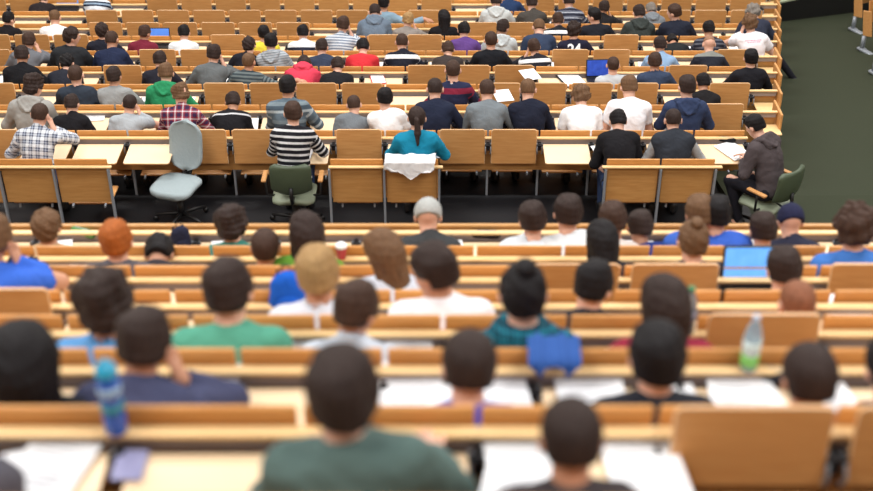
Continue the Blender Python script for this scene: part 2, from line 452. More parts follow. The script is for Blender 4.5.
    TT = np.maximum(TT, -g.plane((0, 0, .475), (0, 0, 1.)))
    G = smin(smin(TT, gA[0], .03), gA[1], .03)
    if kind == 'hoodie':
        hole = g.field(); g.ell(hole, P3+R2@[0, .012, .075], (.068, .066, .066), RN, .01); G = np.maximum(G, -hole)
    elif kind in ('shirt', 'jacket', 'polo'):
        g.cone(G, P3+RN@[0, -.002, .005], P3+RN@[0, .004, .042], .068, .066, .02)
        hole = g.field(); g.cone(hole, P3+RN@[0, .0, .03], P3+RN@[0, .012, .12], .058, .058, .01); G = np.maximum(G, -hole)
    elif kind == 'scarf':
        for i in range(10):
            t0, t1 = 2*math.pi*i/10, 2*math.pi*(i+1)/10
            g.cone(G, P3+RN@[.088*math.cos(t0), .082*math.sin(t0), .025], P3+RN@[.088*math.cos(t1), .082*math.sin(t1), .025], .046, .046, .02)
    G = G+g.noise(11, 3, .0052)+g.noise(30, 8, .0018)
    core = smin(smin(smin(T+.014, A[0]+.012, .02), A[1]+.012, .02), smin(L+.012, T+.014, .02), .02); core = smin(smin(core, Hh, .02), hand, .02)
    # trousers
    PL = g.field(); g.ell(PL, P0, (.176+.006*big, .128, .108), R0, .05)
    TL_ = np.maximum(smin(PL, L, .04)-.008, -g.plane((0, 0, .10), (0, 0, 1.)))
    TL_ = np.maximum(TL_, g.plane(P0+R0@[0, 0, .09], R0[:, 2]))
    cov = np.minimum(G, TL_)
    B = np.minimum(core, np.where(cov < .004, np.maximum(B, cov+.006), B))
    V, Q = g.mesh(B)
    me_v = [V]; me_q = [Q]; mi = [np.zeros(len(Q), int)]
    loc = (V-HD)@RH
    qc = loc[Q].mean(1)
    mi[0][(np.abs(qc[:, 0]) < .024) & (qc[:, 2] < -.048) & (qc[:, 2] > -.069) & (qc[:, 1] > .07)] = 1
    off = len(V)
    for W, hd, pn, s in ((wL, hL, nL, -1), (wR, hR, nR, 1)):
        hv, hq = hand_geo(W, hd, pn, s); me_v.append(hv); me_q.append(hq+off); mi.append(np.zeros(len(hq), int)); off += len(hv)
    for s in (-1, 1):
        ev, eq, em = [], [], []
        for i in range(7):
            ph = math.pi*i/6
            for k in range(8): ev.append([.0125*math.sin(ph)*math.cos(k*math.pi/4), .0125*math.cos(ph), .0125*math.sin(ph)*math.sin(k*math.pi/4)])
        for i in range(6):
            for k in range(8): eq.append((i*8+k, i*8+(k+1) % 8, (i+1)*8+(k+1) % 8, (i+1)*8+k)); em.append(3 if i < 2 else 2)
        ev = HD+(np.array(ev)+[s*.031, .077, .012])@RH.T
        me_v.append(ev); me_q.append(np.array(eq)+off); mi.append(np.array(em)); off += len(ev)
    body = mesh_arrays('body', np.concatenate(me_v), np.concatenate(me_q), [SKIN['f'], LIP, EYEW, EYED], midx=np.concatenate(mi))
    V, Q = g.mesh(G)
    dT = ((V-P2)@R2); cz = dT[:, 2]; cc = np.stack([dT[:, 0], dT[:, 1], cz], 1)
    for S, E, W, s in ((shL, eL, wL, -1), (shR, eR, wR, 1)):
        d1 = E-S; t1 = np.clip((V-S)@d1/d1.dot(d1), 0, 1); e1 = np.linalg.norm(V-S-t1[:, None]*d1, axis=1)
        d2 = W-E; t2 = np.clip((V-E)@d2/d2.dot(d2), 0, 1); e2 = np.linalg.norm(V-E-t2[:, None]*d2, axis=1)
        al = np.where(e1 < e2, t1*.285, .285+t2*.255); m = (np.minimum(e1, e2) < .085) & (al > .05)
        up = R2[:, 2]
        cc[m, 2] = .16-al[m]; cc[m, 0] = ((V[m]-S)@up)
    top = mesh_arrays('top', V, Q, [DARKT], attr=cc)
    V, Q = g.mesh(TL_)
    trou = mesh_arrays('trousers', V, Q, [DARKT], attr=V)
    FIG[ck] = (body, top, trou, sp, an, (wL, wR))
    return FIG[ck]

HAIRM = {}
def hair_mesh(style):
    """hair in the head's own frame"""
    if style in HAIRM: return HAIRM[style]
    h = .0075
    g = Grid((-.2, -.24, -.42 if style in ('long', 'pony', 'hoodup') else -.2), (.2, .2, .24), h)
    f = g.field()
    th = {'crop': .010, 'short': .019, 'med': .024, 'messy': .026, 'bushy': .035, 'curly': .034, 'long': .02, 'pony': .014, 'bun': .014, 'braid': .02,
          'bald': .003, 'beanie': .018, 'hoodup': .028}[style]
    g.ell(f, (0, -.012, .028), (.079+th, .098+th, .091+th), None, .02)
    low = {'med': -.08, 'bushy': -.085, 'curly': -.08, 'long': -.12}.get(style, -.046 if style == 'crop' else -.054)
    g.ell(f, (0, -.045, -.03), (.062+th*.8, .052+th*.8, .055+th*.4), None, .03)
    if style == 'long':
        g.cone(f, (0, -.055, -.02), (0, -.085, -.2), .085, .075, .04); g.cone(f, (-.06, -.03, -.03), (-.085, -.03, -.22), .035, .028, .03); g.cone(f, (.06, -.03, -.03), (.085, -.03, -.22), .035, .028, .03)
    if style == 'pony':
        pony = g.field(); g.ell(pony, (0, -.128, .03), (.026, .035, .026), None, .01); g.cone(pony, (0, -.150, .02), (.008, -.185, -.11), .030, .036, .01); g.cone(pony, (.008, -.185, -.11), (.004, -.175, -.25), .036, .012, .01)
    if style == 'bun': g.ell(f, (0, -.055, .138), (.042, .042, .036), None, .01)
    if style == 'braid':
        for i in range(7): g.ell(f, (.012*(-1)**i, -.10-.006*i, .06-.028*i), (.034-.002*i, .026, .022), None, .008)
    amp = {'crop': .0016, 'short': .0050, 'med': .007, 'messy': .012, 'bushy': .012, 'curly': .012, 'long': .006, 'pony': .003, 'bun': .004, 'braid': .004, 'bald': .0, 'beanie': .001, 'hoodup': .003}[style]
    fr = {'curly': 62, 'bushy': 34, 'messy': 36, 'crop': 60}.get(style, 32)
    if amp: f = f+g.noise(fr, len(style)*7+1, amp)
    if style not in ('hoodup',):
        # leave the face, the ears and the neck free
        f = np.maximum(f, g.plane((0, .062, .046), unit(np.array([0, .86, -.5])))+g.noise(55, 9, .005))
        if style not in ('long',):
            f = np.maximum(f, -g.plane((0, 0, low), (0, 0, 1.)))
            c = np.minimum(g.plane((0, -.030, 0), (0, 1., 0)), -g.plane((0, 0, -.004), unit(np.array([0, .3, 1.])))); f = np.maximum(f, c)
        if style == 'pony': f = smin(f, pony+g.noise(40, 3, .003), .006)
        if style == 'bald': f = np.maximum(f, -g.plane((0, 0, .02), unit(np.array([0, .35, 1.]))))
        if style == 'beanie': f = np.maximum(f, -g.plane((0, 0, -.035), unit(np.array([0, .55, 1.]))))
    else:
        hole = g.field(); g.ell(hole, (0, .10, -.01), (.070, .075, .10), None, .01); f = np.maximum(f, -hole)
        f2 = g.field(); g.cone(f2, (0, -.02, -.05), (0, -.06, -.17), .09, .11, .03); f = np.maximum(smin(f, f2, .04), -hole)
    V, Q = g.mesh(f)
    HAIRM[style] = mesh_arrays('hair', V, Q, [hair_mat('db')])
    return HAIRM[style]
def hood_mesh():
    if 'hood' in HAIRM: return HAIRM['hood']
    g = Grid((-.2, -.26, -.2), (.2, .12, .14), .008); f = g.field()
    P = [(.108*math.cos(rad(t)), -.012-.096*math.sin(rad(t)), .022+.016*math.sin(rad(t))) for t in range(-28, 209, 18)]
    for p, q in zip(P, P[1:]): g.cone(f, p, q, .033, .033, .012)
    g.ell(f, (0, -.105, -.040), (.108, .046, .095), None, .03)
    for s in (-1, 1): g.cone(f, (s*.105, -.10, .01), (s*.01, -.150, -.095), .022, .018, .012)
    q = g.field(); g.ell(q, (0, -.045, .05), (.070, .060, .062), None, .01); f = np.maximum(f, -q)+g.noise(26, 4, .003)
    V, Q = g.mesh(f); HAIRM['hood'] = mesh_arrays('hood', V, Q, [DARKT], attr=V)
    return HAIRM['hood']
def shoe_mesh():
    if 'shoe' in HAIRM: return HAIRM['shoe']
    g = Grid((-.1, -.14, -.02), (.1, .24, .16), .009); f = g.field()
    g.ell(f, (0, -.02, .05), (.043, .065, .05), None, .03); g.ell(f, (0, .09, .035), (.048, .11, .036), None, .04); g.cone(f, (0, -.02, .06), (0, -.03, .10), .042, .046, .02)
    f = np.maximum(f, -g.plane((0, 0, .004), (0, 0, 1.)))
    V, Q = g.mesh(f); HAIRM['shoe'] = mesh_arrays('shoe', V, Q, [SHOE])
    return HAIRM['shoe']

# ------------------------------------------------------------------ the rows: rail height in the photograph and distance give each its place
W = .57
ROWS = {}
def row(name, rail_px, t, off):
    _, Y, Z = unproj(CX, rail_px, t)
    ROWS[name] = dict(Y=Y, Z=Z, t=t, off=off*W)
for nm, y, p, off in (('A1', 428, 178, .235), ('A2', 367, 147, .65), ('A3', 331, 126, .05), ('A4', 304, 110, .60), ('A5', 278, 98, -.1), ('A6', 257, 88, .44), ('A7', 231, 80, 0.0)):
    row(nm, y, W*F/p, off)
ROWS['A0'] = dict(Y=ROWS['A1']['Y']-.78, Z=ROWS['A1']['Z']+.36, t=3.2, off=.4)
row('B1', 166, 13.05, .02)
for k, (y, off) in enumerate(((137, 0), (111, .36), (90, -.12), (72, .28), (56, -.26), (41, .2), (28.5, -.33), (16, .15), (4, -.5), (-8, .1), (-19, .4))):
    row('B%d' % (k+2), y, 13.936+.8827*k, off)
NEXT = {}
ORD = ['A%d' % i for i in range(8)]
for a, b in zip(ORD, ORD[1:]): NEXT[a] = b
ORB = ['B%d' % i for i in range(1, 13)]
for a, b in zip(ORB, ORB[1:]): NEXT[a] = b
for a, b in NEXT.items(): ROWS[a]['floor'] = ROWS[b]['Z']-(.745 if a == 'A0' else .85 if a[0] == 'A' else .75)
FLOOR = ROWS['B1']['floor']
ROWS['A7']['floor'] = ROWS['A6']['floor']
ROWS['B12']['floor'] = ROWS['B11']['floor']-.19

# shared part meshes of the benches
def rounded_board(w, d, th, m_top, m_bot, r=.03):
    """a board lying in XY from y = 0 towards -y, corners rounded at the free edge"""
    bm = bmesh.new(); out = []
    pts = [(-w/2, 0), (w/2, 0)]
    for cx_, s, a0 in ((w/2-r, 1, 0), (-w/2+r, -1, -90)):
        for i in range(5):
            a = rad(a0-22.5*i); pts.append((cx_+r*math.cos(a), -d+r+r*math.sin(a)))
    lo = [bm.verts.new((x, y, -th)) for x, y in pts]; hi = [bm.verts.new((x, y, 0)) for x, y in pts]
    f = bm.faces.new(hi); f.material_index = 0; f = bm.faces.new(lo[::-1]); f.material_index = 1
    n = len(pts)
    for i in range(n):
        f = bm.faces.new((lo[i], lo[(i+1) % n], hi[(i+1) % n], hi[i])); f.material_index = 1
    es = [e for e in bm.edges if abs(e.verts[0].co.z-e.verts[1].co.z) < 1e-6]
    bmesh.ops.bevel(bm, geom=es, offset=.003, segments=1, affect='EDGES')
    return bm_mesh('folding_desk', bm, [m_top, m_bot])
DB_N = rounded_board(.500, .318, .018, LAM, WOOD); DB_F = rounded_board(.500, .42, .018, LAM, WOOD)
bm = bmesh.new(); add_box(bm, (0, 0, 0), (.550, .022, .475), .009); SEATBACK = bm_mesh('seat_back', bm, WOODS)
bm = bmesh.new(); add_box(bm, (0, 0, 0), (.46, .36, .026), .010)
for s in (-1, 1): add_box(bm, (s*.17, -.19, -.01), (.02, .08, .03), .004, mi=1)
SEAT = bm_mesh('seat', bm, [WOOD, STEEL])
bm = bmesh.new()
add_box(bm, (0, -.028, -.075), (.034, .055, .09), .010)
add_tube(bm, [(-.034, -.045, -.055), (.034, -.045, -.055)], .016, 12)
BRACKET = bm_mesh('hinge_bracket', bm, [DARKM])
bm = bmesh.new()
for s in (-1, 1):
    add_tube(bm, [(s*.026, -.02, -.04), (s*.029, -.055, -.065), (s*.030, -.075, -.11), (s*.026, -.06, -.155), (s*.022, -.02, -.17)], .006, 6)
HARM = bm_mesh('hinge_arm', bm, [STEEL], True)
LEGM = {}
def leg_mesh(h):
    k = round(h, 2)
    if k not in LEGM:
        bm = bmesh.new(); add_box(bm, (0, 0, -h/2), (.024, .045, h), .006); add_box(bm, (0, 0, -h+.006), (.06, .12, .012), .004)
        LEGM[k] = bm_mesh('leg', bm, [STEEL])
    return LEGM[k]
def long_box(name, x0, x1, y, z, sy, sz, m, parent, bev=.006):
    bm = bmesh.new(); add_box(bm, ((x0+x1)/2, 0, 0), (x1-x0, sy, sz), bev)
    return link(name, bm_mesh(name, bm, [m]), parent, (0, y, z))
def RX_m(d): return Matrix.Rotation(rad(d), 3, 'X')
def bench(key, label, x0, x1, up=(), down=(), dflt='up', end=None, kind='full', seats=True, group=None, first=None, n=None, place=None):
    """one fixed bench row: seat backs, rail, back panel, hinged desks, brackets, legs. up / down: modules by index"""
    R = ROWS[key]; near = key[0] == 'A'
    zr = R['Z']-R['floor']
    if place: root = empty('lecture_bench', label, 'bench', place[0], place[1], group); off = 0
    else: root = empty('lecture_bench', label, 'bench', (0, R['Y'], R['floor']), 0, group); off = R['off']
    j0 = math.ceil((x0-off)/W-1e-4); j1 = math.floor((x1-off)/W+1e-4)
    long_box('rail', x0, x1, -.021, zr, .046, .018, WOODP, root, .005)
    if kind == 'bench':
        for j in range(j0, j1): long_box('back_panel', off+j*W+.022, off+j*W+W-.022, .010, zr-.225, .018, .43, WOODD, root)
    else: long_box('back_panel', x0+.01, x1-.01, .010, zr-.215, .018, .41, WOODD, root)
    if kind != 'bench': long_box('cable_channel', x0+.01, x1-.01, -.012, zr-.042, .026, .064, GAPM, root, .003)
    for j in range(j0, j1+1):
        x = off+j*W
        hl = zr-.40 if kind != 'front' else .4
        link('leg', leg_mesh(hl if kind != 'bench' else zr-.02), root, (x, .03 if kind != 'bench' else -.022, hl if kind != 'bench' else zr-.02))
        if kind != 'bench':
            b = link('hinge_bracket', BRACKET, root, (x, -.03, zr-.01)); link('hinge_arm', HARM, b)
        if j == j1: break
        xc = x+W/2
        if kind != 'front': link('seat_back', SEATBACK, root, (xc, .034, zr-.168), (rad(2), 0, 0))
        if kind != 'bench':
            isup = (j in up) if dflt == 'down' else (j not in down)
            if place: isup = True
            d = .318 if near else .42
            if isup: link('folding_desk', DB_N if near else DB_F, root, (xc, -.066, zr+(.145 if near else .128)-d), (rad(-92), 0, 0))
            else: link('folding_desk', DB_N if near else DB_F, root, (xc, -.056, zr-.058), (rad(1.5), 0, 0))
        if seats and kind != 'front':
            if j in R.get('sat', {}): link('seat', SEAT, root, (xc, .27, R['sat'][j]-.018))
            else: link('seat', SEAT, root, (xc, .115, .60), (rad(78), 0, 0))
    if end is not None:
        for s, xe in end:
            bm = bmesh.new()
            add_box(bm, (0, 0, zr/2+.02 if not place else .44), (.030, .40 if not place else .2, zr+.04 if not place else .42), .012, RX_m(-14 if place else 0))
            o = link('end_panel', bm_mesh('end_panel', bm, [WOOD]), root, (xe, .02, 0))
            if not place: long_box('lower_rail', min(xe, xe-s*.3), max(xe, xe-s*.3), -.17, zr-.16, .26, .018, WOODP, root)
    return root

# ------------------------------------------------------------------ floors, walls, stage
FDARK = plain('dark floor', (22, 22, 26), .55, .18, 14, 0, .15)
FOLIVE = plain('olive linoleum', (38, 45, 22), .85, .20, 40, 0, .1)
WALLM = plain('painted wall', (214, 208, 196), .8, .03, 5)
def slab(bm, x0, x1, y0, y1, z, zb): add_box(bm, ((x0+x1)/2, (y0+y1)/2, (z+zb)/2), (x1-x0, y1-y0, z-zb))
ZB = CZ-11.4
bm = bmesh.new()
for a in ORD[:-1]:
    slab(bm, -6.5, 6.5, ROWS[a]['Y']+.02, ROWS[NEXT[a]]['Y']+(.02 if NEXT[a] != 'A7' else .04), ROWS[a]['floor'], ZB)
slab(bm, -6.5, 6.5, .35, ROWS['A0']['Y']+.02, ROWS['A0']['Z']-.75, ZB); slab(bm, -6.5, 6.5, -2.5, .35, CZ-1.65, ZB)
structure('floor', bm, FDARK)
def xedge(t): return .2705*t
bm = bmesh.new()
for a in ORB[1:]:
    y1 = ROWS[NEXT[a]]['Y'] if a in NEXT else ROWS[a]['Y']+.9
    xe = xedge(ROWS[a]['t']+.2)
    slab(bm, -12, xe, ROWS[a]['Y'], y1, ROWS[a]['floor'], ZB)
structure('floor_tiers', bm, FDARK)
YA = ROWS['A7']['Y']+.04; YB = ROWS['B2']['Y']
bm = bmesh.new(); slab(bm, -12, 3.50, YA, YB, FLOOR, ZB); structure('floor_cross_aisle', bm, FDARK)
# side aisle: level beside the first rows, then a ramp down to the stage
bm = bmesh.new()
YR = ROWS['B12']['Y']+1.2; ZR = ROWS['B11']['floor']-.20
slab(bm, 3.50, 14, YA, YB, FLOOR, ZB)
v = [bm.verts.new(p) for p in ((3.3, YB, FLOOR), (14, YB, FLOOR), (14, YR, ZR), (3.3, YR, ZR), (3.3, YB, ZB), (14, YB, ZB), (14, YR, ZB), (3.3, YR, ZB))]
for q in ((0, 1, 2, 3), (7, 6, 5, 4), (0, 4, 5, 1), (1, 5, 6, 2), (2, 6, 7, 3), (3, 7, 4, 0)): bm.faces.new([v[i] for i in q])
structure('floor_side_aisle', bm, FOLIVE)

# ------------------------------------------------------------------ people
BLK, NVY, DGR, GRY, LGR, WHT = (26, 25, 29), (32, 38, 58), (70, 72, 76), (138, 142, 146), (176, 178, 178), (238, 238, 240)
def P_(c): return ('p', c)
# row that seats them, head in the photograph, hair, hair colour, top cut, fabric, pose, hair words, wear words, place words, options
PEOPLE = [
 # first row of the far block, in front of the open cross aisle
 ('B1', 40, 114, 'crop', 'br', 'shirt', ('k', (222, 226, 232), (60, 68, 92), (170, 178, 194), None, .075), 'CR', 'cropped brown hair', 'blue and white checked shirt', 'hand at head, end bench', {}),
 ('B1', 293, 113, 'short', 'br', 'sweater', ('s', .062, [(0, (30, 30, 36)), (.62, (214, 214, 216))]), 'U2', 'short brown hair', 'black and white striped jumper', 'on green office chair', {'chair': 1}),
 ('B1', 417, 118, 'pony', 'db', 'sweater', P_((26, 134, 168)), 'U', 'dark ponytail', 'turquoise jumper', 'in front of white cardigan on bench', {}),
 ('B1', 618, 121, 'short', 'bk', 'sweater', P_(BLK), 'D', 'short black hair', 'black jumper', 'on same bench as grey and black vest', {}),
 ('B1', 673, 120, 'crop', 'db', 'vest', P_((46, 50, 58)), 'W', 'short dark hair', 'dark vest over grey hoodie', 'on bench beside open aisle', {'under': (172, 174, 176)}),
 ('B1', 755, 126, 'short', 'bk', 'hoodie', P_((78, 70, 72)), 'W2', 'short black hair', 'dark grey hooded jacket', 'writing at the row end', {'yaw': 40, 'chair': 2, 'leg': 'side', 'dark': 1}),
 # second row
 ('B2', 34, 85, 'bushy', 'db', 'hoodie', P_((158, 156, 152)), 'TR2', 'bushy dark hair', 'light grey hoodie', 'behind checked shirt on end bench', {}),
 ('B2', 72, 104, 'short', 'db', 'jacket', P_(BLK), 'W3', 'dark brown hair', 'black jacket', 'next to bushy hair and light grey hoodie', {}),
 ('B2', 130, 105, 'crop', 'db', 'tee', P_((168, 174, 180)), 'CR', 'cropped dark hair', 'pale grey tee', 'between black jacket and red plaid shirt', {}),
 ('B2', 181, 95, 'messy', 'lb', 'shirt', ('k', (58, 40, 72), (150, 52, 62), (226, 214, 218), None, .085), 'W', 'tousled light brown hair', 'red and white plaid shirt', 'behind empty grey chair', {}),
 ('B2', 233, 102, 'short', 'db', 'jacket', ('s', 1.0, [(0, BLK), (.125, (196, 196, 200)), (.145, BLK)]), 'D', 'dark hair', 'black jacket with pale piping', 'beside red and white plaid shirt', {}),
 ('B2', 288, 85, 'short', 'bk', 'sweater', ('s', .19, [(0, (96, 112, 124)), (.40, (168, 180, 186)), (.55, (74, 88, 100)), (.8, (120, 134, 142))]), 'U3', 'black hair', 'blue-grey banded jumper', 'directly behind black and white stripes', {}),
 ('B2', 358, 106, 'crop', 'br', 'sweater', P_((112, 118, 124)), 'SRD', 'cropped brown hair', 'grey jumper', 'bent low beside white tee', {'dx': -4}),
 ('B2', 385, 98, 'short', 'bk', 'tee', P_(WHT), 'SL', 'short black hair', 'white tee', 'behind turquoise jumper with ponytail', {}),
 ('B2', 435, 88, 'crop', 'db', 'sweater', P_(NVY), 'W', 'cropped dark hair', 'navy jumper with white collar', 'next to plain grey jumper', {'collar': 1}),
 ('B2', 487, 90, 'crop', 'br', 'sweater', P_((116, 124, 130)), 'W', 'cropped brown hair', 'plain grey jumper', 'between two navy jumpers', {}),
 ('B2', 528, 89, 'crop', 'lb', 'sweater', P_((28, 32, 48)), 'W3', 'cropped fair hair', 'dark navy jumper and collar', 'beside curly head in white', {'collar': 1}),
 ('B2', 581, 98, 'curly', 'lb', 'tee', P_((242, 242, 244)), 'D', 'curly light brown hair', 'white tee', 'bent over beside dark navy jumper', {}),
 ('B2', 629, 87, 'short', 'lb', 'tee', P_((240, 238, 242)), 'W2', 'fair short hair', 'white tee', 'behind the black jumper on bench', {'big': 1}),
 ('B2', 687, 84, 'short', 'db', 'hoodie', P_((50, 62, 92)), 'U2', 'dark short hair', 'navy blue hoodie', 'behind the dark vest', {}),
 # third row
 ('B3', 78, 76, 'crop', 'br', 'jacket', P_((50, 58, 70)), 'U', 'cropped brown hair', 'slate jacket with blue collar', 'beside pale grey jumper', {'collar': (70, 92, 190)}),
 ('B3', 112, 76, 'short', 'db', 'sweater', P_((150, 152, 152)), 'U3', 'dark brown hair', 'pale grey jumper', 'beside slate jacket with blue collar', {}),
 ('B3', 166, 74, 'short', 'lb', 'hoodie', P_((44, 138, 92)), 'W', 'light brown hair', 'bright green hoodie', 'behind red and white plaid shirt', {}),
 ('B3', 453, 70, 'crop', 'br', 'polo', ('s', .21, [(0, (42, 46, 74)), (.40, (132, 40, 62)), (.72, (42, 46, 74))]), 'U', 'cropped brown hair', 'navy and maroon rugby shirt', 'behind navy jumper', {'long': 1, 'collar': 1}),
 ('B3', 703, 87, 'short', 'bk', 'sweater', P_((30, 28, 30)), 'W2', 'black hair', 'black jumper', 'hidden behind the navy blue hoodie', {}),
 # fourth row
 ('B4', 22, 56, 'short', 'db', 'jacket', P_((24, 24, 28)), 'W', 'dark brown hair', 'black jacket', 'near the light blue paper folder', {}),
 ('B4', 67, 63, 'med', 'bk', 'jacket', P_((36, 38, 48)), 'D', 'black medium hair', 'dark jacket and pale collar', 'beyond slate jacket', {'collar': 1}),
 ('B4', 160, 60, 'short', 'db', 'jacket', P_((36, 36, 46)), 'W', 'dark brown hair', 'dark jacket', 'directly beyond bright green hoodie', {}),
 ('B4', 214, 54, 'short', 'db', 'sweater', P_((100, 104, 106)), 'CR', 'dark hair', 'mid grey jumper', 'hand at cheek, beyond the green hoodie', {}),
 ('B4', 249, 62, 'crop', 'lb', 'sweater', ('s', .05, [(0, (58, 68, 74)), (.5, (104, 114, 116))]), 'OR', 'cropped fair hair', 'dark striped jumper', 'arm stretched along the raised desks', {}),
 ('B4', 305, 64, 'short', 'db', 'hoodie', P_((206, 62, 84)), 'HU', 'bowed dark head', 'bright pinkish red hoodie', 'slumped over the desk', {}),
 ('B4', 337, 66, 'short', 'db', 'jacket', P_((30, 30, 34)), 'D', 'dark hair', 'black jacket', 'next to the slumped red hoodie', {}),
 ('B4', 613, 65, 'crop', 'br', 'tee', P_((190, 194, 198)), 'U', 'cropped brown hair', 'pale tee', 'at the laptop with dark blue screen', {}),
 ('B4', 655, 62, 'short', 'br', 'jacket', P_((54, 66, 90)), 'U3', 'brown hair', 'slate blue jacket', 'beside a red folder', {}),
 ('B4', 751, 58, 'short', 'bk', 'sweater', P_((28, 28, 34)), 'U', 'short black hair', 'black jumper', 'at the row end, fourth row', {}),
 # fifth row
 ('B5', 29, 41, 'short', 'br', 'jacket', P_((110, 112, 118)), 'CR', 'short brown hair', 'grey jacket', 'phone to ear, beyond a black jacket', {}),
 ('B5', 72, 36, 'med', 'db', 'sweater', P_((42, 44, 48)), 'TR', 'long fringe, dark hair', 'charcoal jumper', 'turned to the side, beside grey jacket', {'big': 1}),
 ('B5', 112, 40, 'crop', 'br', 'sweater', P_((34, 42, 68)), 'W3', 'cropped brown hair', 'navy blue jumper', 'beside the charcoal jumper turned sideways', {'big': 1}),
 ('B5', 249, 46, 'med', 'db', 'jacket', P_((30, 30, 38)), 'SRD', 'dark brown hair', 'black jacket', 'beside the speckled grey hoodie', {}),
 ('B5', 271, 42, 'short', 'bk', 'hoodie', ('s', .034, [(0, (172, 178, 184)), (.6, (134, 142, 150))]), 'SL', 'short black hair', 'speckled grey hoodie', 'in front of yellow top', {}),
 ('B5', 322, 47, 'short', 'db', 'sweater', P_((54, 62, 82)), 'W3', 'dark hair', 'dusty blue jumper', 'beyond the slumped red hoodie', {}),
 ('B5', 363, 48, 'short', 'bk', 'tee', P_((204, 50, 58)), 'D', 'short black hair', 'red tee', 'beside the black and white jacket', {}),
 ('B5', 402, 43, 'crop', 'br', 'jacket', P_((32, 34, 46)), 'W', 'cropped brown hair', 'black jacket with white shoulders', 'beside red tee', {'sleeve': WHT}),
 ('B5', 448, 50, 'short', 'br', 'jacket', P_((62, 54, 52)), 'D', 'brown hair', 'dark brown jacket', 'bent over in front of rugby shirt', {}),
 ('B5', 491, 40, 'crop', 'br', 'sweater', P_((26, 28, 34)), 'U', 'cropped brown hair', 'plain black jumper', 'behind purple top', {}),
 ('B5', 534, 47, 'short', 'br', 'jacket', P_((36, 36, 44)), 'CL', 'tousled brown hair', 'black jacket with white bands', 'hand at head', {'sleeve': WHT}),
 ('B5', 660, 46, 'short', 'db', 'shirt', P_((140, 170, 204)), 'W', 'dark hair', 'light blue shirt', 'in front of the navy suit', {}),
 ('B5', 709, 44, 'bald', 'sk', 'sweater', ('s', 1.0, [(0, (40, 42, 52)), (.15, (130, 132, 128)), (.3, (40, 42, 52))]), 'W', 'shaved head', 'black top with grey neckline', 'two rows beyond black jumper', {}),
 # sixth row
 ('B6', 102, 32, 'med', 'db', 'sweater', P_((36, 38, 50)), 'U', 'thick dark hair', 'dark navy top', 'beyond navy blue jumper', {}),
 ('B6', 145, 34, 'short', 'br', 'sweater', P_((118, 38, 56)), 'TR2', 'brown hair', 'maroon jumper', 'at small laptop with blue screen', {}),
 ('B6', 184, 34, 'short', 'bk', 'tee', P_((222, 228, 232)), 'W', 'short black hair', 'white tee', 'beside maroon jumper', {}),
 ('B6', 264, 33, 'short', 'bk', 'tee', P_((232, 218, 74)), 'U', 'round black hair', 'yellow top', 'beyond the speckled grey hoodie', {}),
 ('B6', 303, 34, 'short', 'bk', 'jacket', ('s', 1.0, [(0, (40, 44, 60)), (.10, (224, 226, 230)), (.3, (40, 44, 60))]), 'W', 'narrow black hair', 'navy jacket with white yoke', 'beyond dusty blue jumper', {}),
 ('B6', 343, 26, 'short', 'br', 'shirt', ('s', .040, [(0, (206, 212, 220)), (.55, (120, 132, 152))]), 'CR', 'brown hair', 'fine striped pale shirt', 'beside a long raised desk', {}),
 ('B6', 464, 30, 'short', 'bk', 'sweater', P_((96, 66, 130)), 'W', 'black hair', 'purple top', 'beyond dark brown jacket', {}),
 ('B6', 503, 28, 'short', 'db', 'hoodie', P_((190, 196, 198)), 'TR2', 'dark brown hair', 'pale grey hoodie', 'beside purple top', {}),
 ('B6', 539, 28, 'crop', 'lb', 'tee', P_((50, 62, 86)), 'D', 'cropped fair hair', 'dark blue tee', 'beside the numbered jersey', {}),
 ('B6', 574, 31, 'curly', 'db', 'tee', P_((34, 34, 54)), 'U3', 'curly dark hair', 'navy jersey with white number', 'beside dark blue tee', {'number': '24'}),
 ('B6', 673, 42, 'short', 'bk', 'jacket', P_((32, 36, 38)), 'HU', 'black hair', 'black jacket', 'between light blue shirt and bald head', {}),
 ('B6', 708, 29, 'short', 'bk', 'sweater', ('s', .06, [(0, (44, 46, 58)), (.6, (96, 98, 108))]), 'W', 'black hair', 'dark striped top', 'directly beyond shaved head', {}),
 ('B6', 750, 23, 'curly', 'lb', 'tee', P_((240, 236, 240)), 'CL', 'curly brown hair', 'white tee with pink writing', 'near the row end', {'big': 1, 'print': 1}),
 # seventh row
 ('B7', 9, 19, 'short', 'bk', 'jacket', P_((30, 27, 30)), 'TR2', 'black hair', 'black jacket', 'reclining, beside white tee', {}),
 ('B7', 55, 18, 'crop', 'lb', 'tee', P_((236, 238, 240)), 'W', 'light brown hair', 'white tee', 'below the laptop in the far row', {}),
 ('B7', 376, 12, 'crop', 'db', 'hoodie', P_((104, 118, 134)), 'D', 'cropped dark hair', 'blue-grey hoodie', 'beside blond braids', {'big': 1}),
 ('B7', 407, 21, 'braid', 'bl', 'sweater', P_((142, 134, 128)), 'CR', 'blond braided hair', 'beige grey jumper', 'beside blue-grey hoodie', {}),
 ('B7', 444, 19, 'long', 'bk', 'sweater', P_((26, 25, 28)), 'U2', 'long black hair', 'black jumper', 'beyond purple top', {}),
 ('B7', 558, 24, 'short', 'br', 'jacket', P_((34, 34, 40)), 'W', 'brown hair', 'black and white top', 'beyond dark blue tee', {'sleeve': WHT}),
 ('B7', 594, 17, 'short', 'bk', 'tee', P_((34, 36, 44)), 'TL', 'black hair', 'black tee', 'in profile, beyond the numbered jersey', {}),
 ('B7', 639, 13, 'short', 'db', 'hoodie', P_((56, 62, 60)), 'W2', 'dark hair', 'murky green hoodie', 'beside the navy suit', {}),
 ('B7', 674, 11, 'short', 'br', 'jacket', P_((36, 40, 54)), 'TL', 'brown hair', 'dark navy suit', 'face turned in profile', {'big': 1}),
